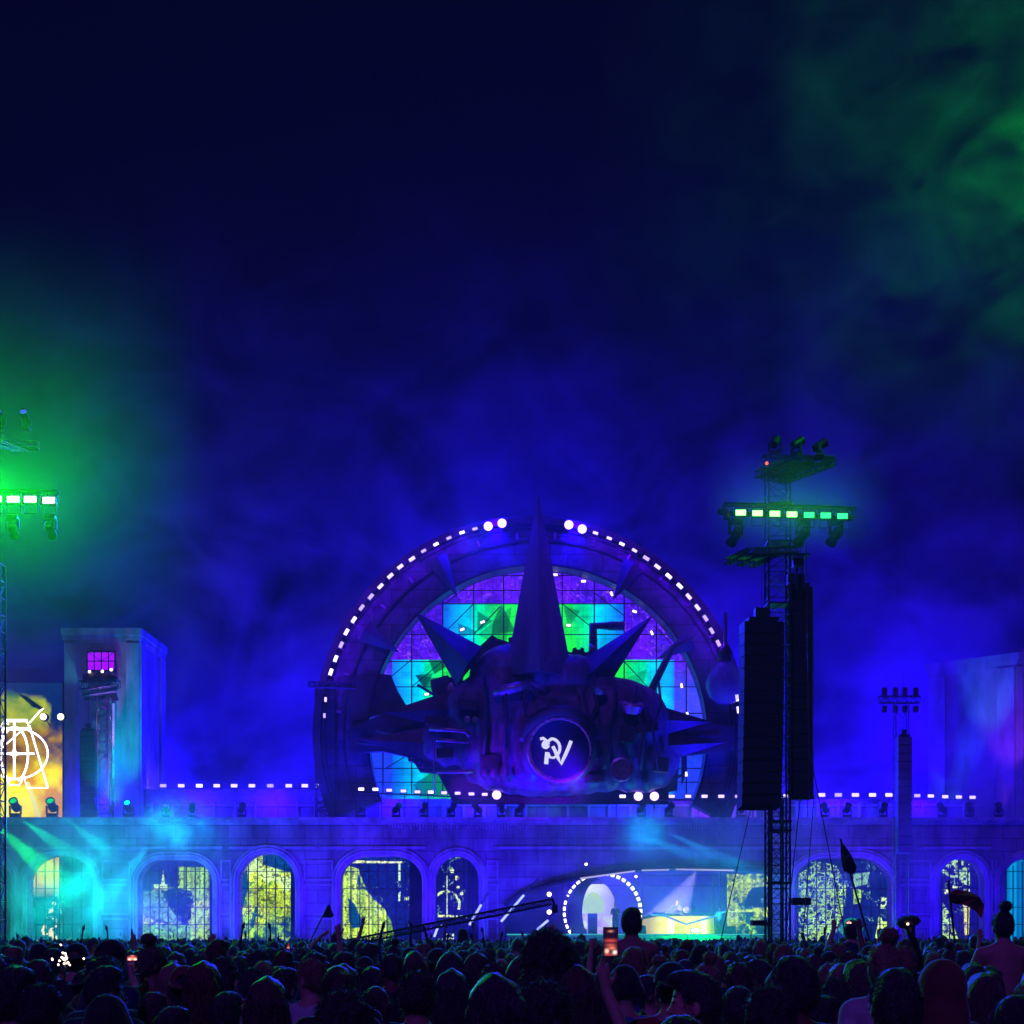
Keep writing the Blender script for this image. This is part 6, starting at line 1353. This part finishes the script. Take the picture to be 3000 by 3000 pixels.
# raised arm with a hat right of the curly head is a person of its own
person('person waving one raised hand right of the curly head', arms=('down', 'up'), hair='short', shirt='navy', loc=(X(1612, 14.5)-.2, 14.5, 0), scale=.97, fine=True); occ.append((X(1612, 14.5), 14.5, .3))
person('person raising one hand on the right below the totem', arms=('up', 'down'), hair='short', shirt='black', loc=(X(2574, 15)+.25, 15, 0), scale=.95, fine=True); occ.append((X(2580, 15), 15, .3))
person('dancer in a white top and shorts leaning at the right of the stage', arms=('bent', 'down'), hair='short', shirt='white', skin=0, loc=(X(2108, 97.5), 97.5, Z(2737, 96)), rz=2.8, scale=.98)
person('performer standing in dark clothes before the round tunnel', arms=('fwd', 'fwd'), hair='short', shirt='black', loc=(X(1803, 98), 98, Z(2737, 96)), rz=2.9, scale=1.12)
person('drummer sitting dark behind the console on the riser', arms=('fwd', 'fwd'), hair='short', legs='sit', shirt='blue', loc=(X(1982, 100.8), 100.8, Z(2638, 100.8)-1.77), rz=PI)
# glittering little lights held on the left
t = thing('glitter_light', 'cluster of tiny warm white lights held up in the left crowd', 'light cluster', P(188, 2820, 11))
rr = random.Random(9)
k = MB()
for i in range(26):
    q = P(188+rr.gauss(0, 16), 2812+rr.gauss(0, 18), 11+rr.uniform(-.05, .05)); k.tube(q, q+Vector((.006, 0, .006)), .007, 5)
k.build('bulb_cluster', M_warm, t)['kind'] = 'stuff'
MB().path([P(188, 2880, 11), P(190, 2840, 11), P(187, 2800, 11)], .008, 5).build('stem', M_black, t)

# ------------------------------------------------------------------ the other people one can tell apart
PLACES = [(0, 'below the yellow screen'), (190, 'below the first gold arch'), (300, 'below the dark teal arch'), (420, 'below the spire screen'), (640, 'below the blank pier'), (720, 'below the round arch'), (880, 'left of the striped curtain'), (1000, 'below the striped curtain'),
          (1120, 'below the middle of the crane arm'), (1270, 'below the dome arch'), (1420, 'below the crane head'), (1640, 'below the light ring'), (1880, 'below the yellow riser'), (2050, 'below the dancer'), (2150, 'left of the tower foot'), (2230, 'below the speaker tower'), (2340, 'below the bone drawing'), (2480, 'below the hanging flag'), (2610, 'below the totem'), (2760, 'below the sail arch'), (2890, 'below the last arch')]
used_labels = {}
rr = random.Random(11); cnt = 0; tries = 0
hairs = ['short']*5+['crop']*3+['long']*3+['pony', 'bun', 'curly', None, 'short']; hn = dict(short='short hair', crop='cropped hair', long='long hair', pony='a ponytail', bun='a hair bun', curly='curly hair')
cn = ['black', 'dark brown', 'blond', 'auburn']; shirts = ['black']*4+['navy']*3+['grey', 'white', 'red', 'green', 'blue']
sizes = {}
Yc = 8.2
cells = []
y = 8.4
while y < 21.5:
    x = -y/3-.6
    while x < y/3+.6: cells.append((x+rr.uniform(-.13, .13), y+rr.uniform(-.2, .2))); x += .60
    y += .66
cells.sort(key=lambda c: c[1])
placed = []
for x, y in cells:
    if cnt >= 236: break
    if any((x-a)**2+(y-b)**2 < (r+.16)**2 for a, b, r in occ): continue
    cx = 1500+x/y*FP
    if cx < -60 or cx > 3060: continue
    hr = rr.choice(hairs); hc = rr.choice((0, 0, 1, 1, 2, 3)); sh = rr.choice(shirts); cp = rr.choice(('back', 'back', 'beanie', 'back', 'beanie', 'wide')) if hr is None or rr.random() < .07 else None
    if cp: hr = None if cp == 'beanie' else 'crop'
    q = rr.random(); arms = ('down', 'down') if q < .97 or y < 13 else ('down', 'up') if q < .985 else ('upwide', 'upwide') if q < .99 else ('up', 'down')
    pl = [n for a, n in PLACES if a <= max(0, cx)][-1]; row = 'near' if y < 12 else 'middle' if y < 16.5 else 'far'
    what = ('%s %s' % (cn[hc], hn[hr])) if (hr and not cp) else {'back': 'a backwards cap', 'beanie': 'a beanie', 'wide': 'a wide brimmed hat'}.get(cp, 'a bald head')
    arm = '' if arms[0] == arms[1] == 'down' else ', arm raised' if 'upwide' not in arms else ', both arms raised'
    lb = '%s person, %s top%s, %s rows %s' % (what, sh, arm, row, pl); sc1 = rr.gauss(.975, .04)
    used_labels[lb] = used_labels.get(lb, 0)+1
    if used_labels[lb] > 1: lb = lb.replace(' rows', (' rows, shorter one', ' rows, third one', ' rows, fourth one')[min(2, used_labels[lb]-2)])
    person(lb, arms=arms, yaw=0 if (cp or arms != ('down', 'down')) else rr.choice((0, 0, 0, .6, -.6, 1.1, -1.1)), hair=hr, shirt=sh, hcol=hc, skin=rr.choice((0, 0, 1, 2)), cap=cp, loc=(x, y, 0), rz=rr.gauss(0, .35), scale=max(.88, min(1.06, sc1)), group='people standing in the crowd')
    placed.append((x, y)); cnt += 1
ymax = placed[-1][1]
# ------------------------------------------------------------------ the rest of the crowd, one mass
def low_person(kind, arms, h):
    s = SDF((-.55, -.3, .45), (.55, .5, 2.2), h); s.ell((0, 0, 1.64), (.085, .1, .12), 0)
    if kind == 'long': s.cap((0, -.05, 1.6), (0, -.07, 1.4), .08, .07, .03)
    s.cap((0, -.02, 1.4), (0, 0, 1.55), .06, .06, .02); s.cap((-.14, 0, 1.4), (.14, 0, 1.4), .075, .075, .03); s.ell((0, 0, 1.2), (.18, .125, .28), .05); s.ell((0, 0, .85), (.18, .13, .3), .05)
    for sd, a in zip((-1, 1), arms): S0, E, W_, F_ = pose_arm(sd, a); s.cap(S0, E, .055, .045, .02); s.cap(E, W_, .042, .032, .01); s.cap(W_, W_+F_*.14, .035, .03, .01)
    V, Q = s.mesh(); cz = V[Q].mean(1); up_ = (cz[:, 2] > 1.42) & (np.abs(cz[:, 0]) < .14); hairm = up_ & (cz[:, 2] > 1.55) & ((cz[:, 1] < .03) | (cz[:, 2] > 1.7)); return V, Q, hairm, up_
LOW = {}
VV, QQ, MM = [], [], []; nb = 0; cm = [HR[0], HR[1], SK[0], SK[2], CL['black'], CL['navy'], CL['grey'], CL['white']]
y = ymax+.3
while y < 92.5:
    far = y > 34; dx = .62 if y < 45 else .8; x = -y/3-1
    while x < y/3+1:
        xx_ = x+rr.uniform(-.2, .2); yy_ = y+rr.uniform(-.25, .25); x += dx
        if any((xx_-a)**2+(yy_-b)**2 < (r+.1)**2 for a, b, r in occ if b > 15): continue
        if abs(xx_-X(2278, YT)) < .9 and abs(yy_-YT) < 1.4: continue
        q = rr.random(); kd = 'long' if rr.random() < .3 else 'short'; arms = ('down', 'down') if q < .965 else (('down', 'up'), ('up', 'up'), ('upwide', 'down'))[int(q*1000) % 3]
        key = (kd, arms, far)
        if key not in LOW: LOW[key] = low_person(kd, arms, .075 if far else .05)
        V, Q, hm, upm = LOW[key]; a = rr.gauss(0, .4); s_ = rr.gauss(.97, .045); R_ = np.array([[math.cos(a), math.sin(a), 0], [-math.sin(a), math.cos(a), 0], [0, 0, 1]])
        VV.append((V*s_) @ R_+np.array([xx_, yy_, 0])); QQ.append(Q+nb); nb += len(V)
        mi = np.full(len(Q), rr.choice((4, 4, 4, 5, 5, 6, 7))); mi[upm] = rr.choice((2, 3)); mi[hm] = rr.choice((0, 0, 1)); MM.append(mi)
    y += .62 if y < 45 else .9
o = bpy.data.objects.new('crowd', np_mesh('crowd', np.concatenate(VV), np.concatenate(QQ), cm, mi=np.concatenate(MM))); C.objects.link(o)
tag(o, 'dense festival crowd reaching from the middle of the field to the stage', kind='stuff')
print('people', cnt, 'crowd faces', len(o.data.polygons), 'ymax', ymax)
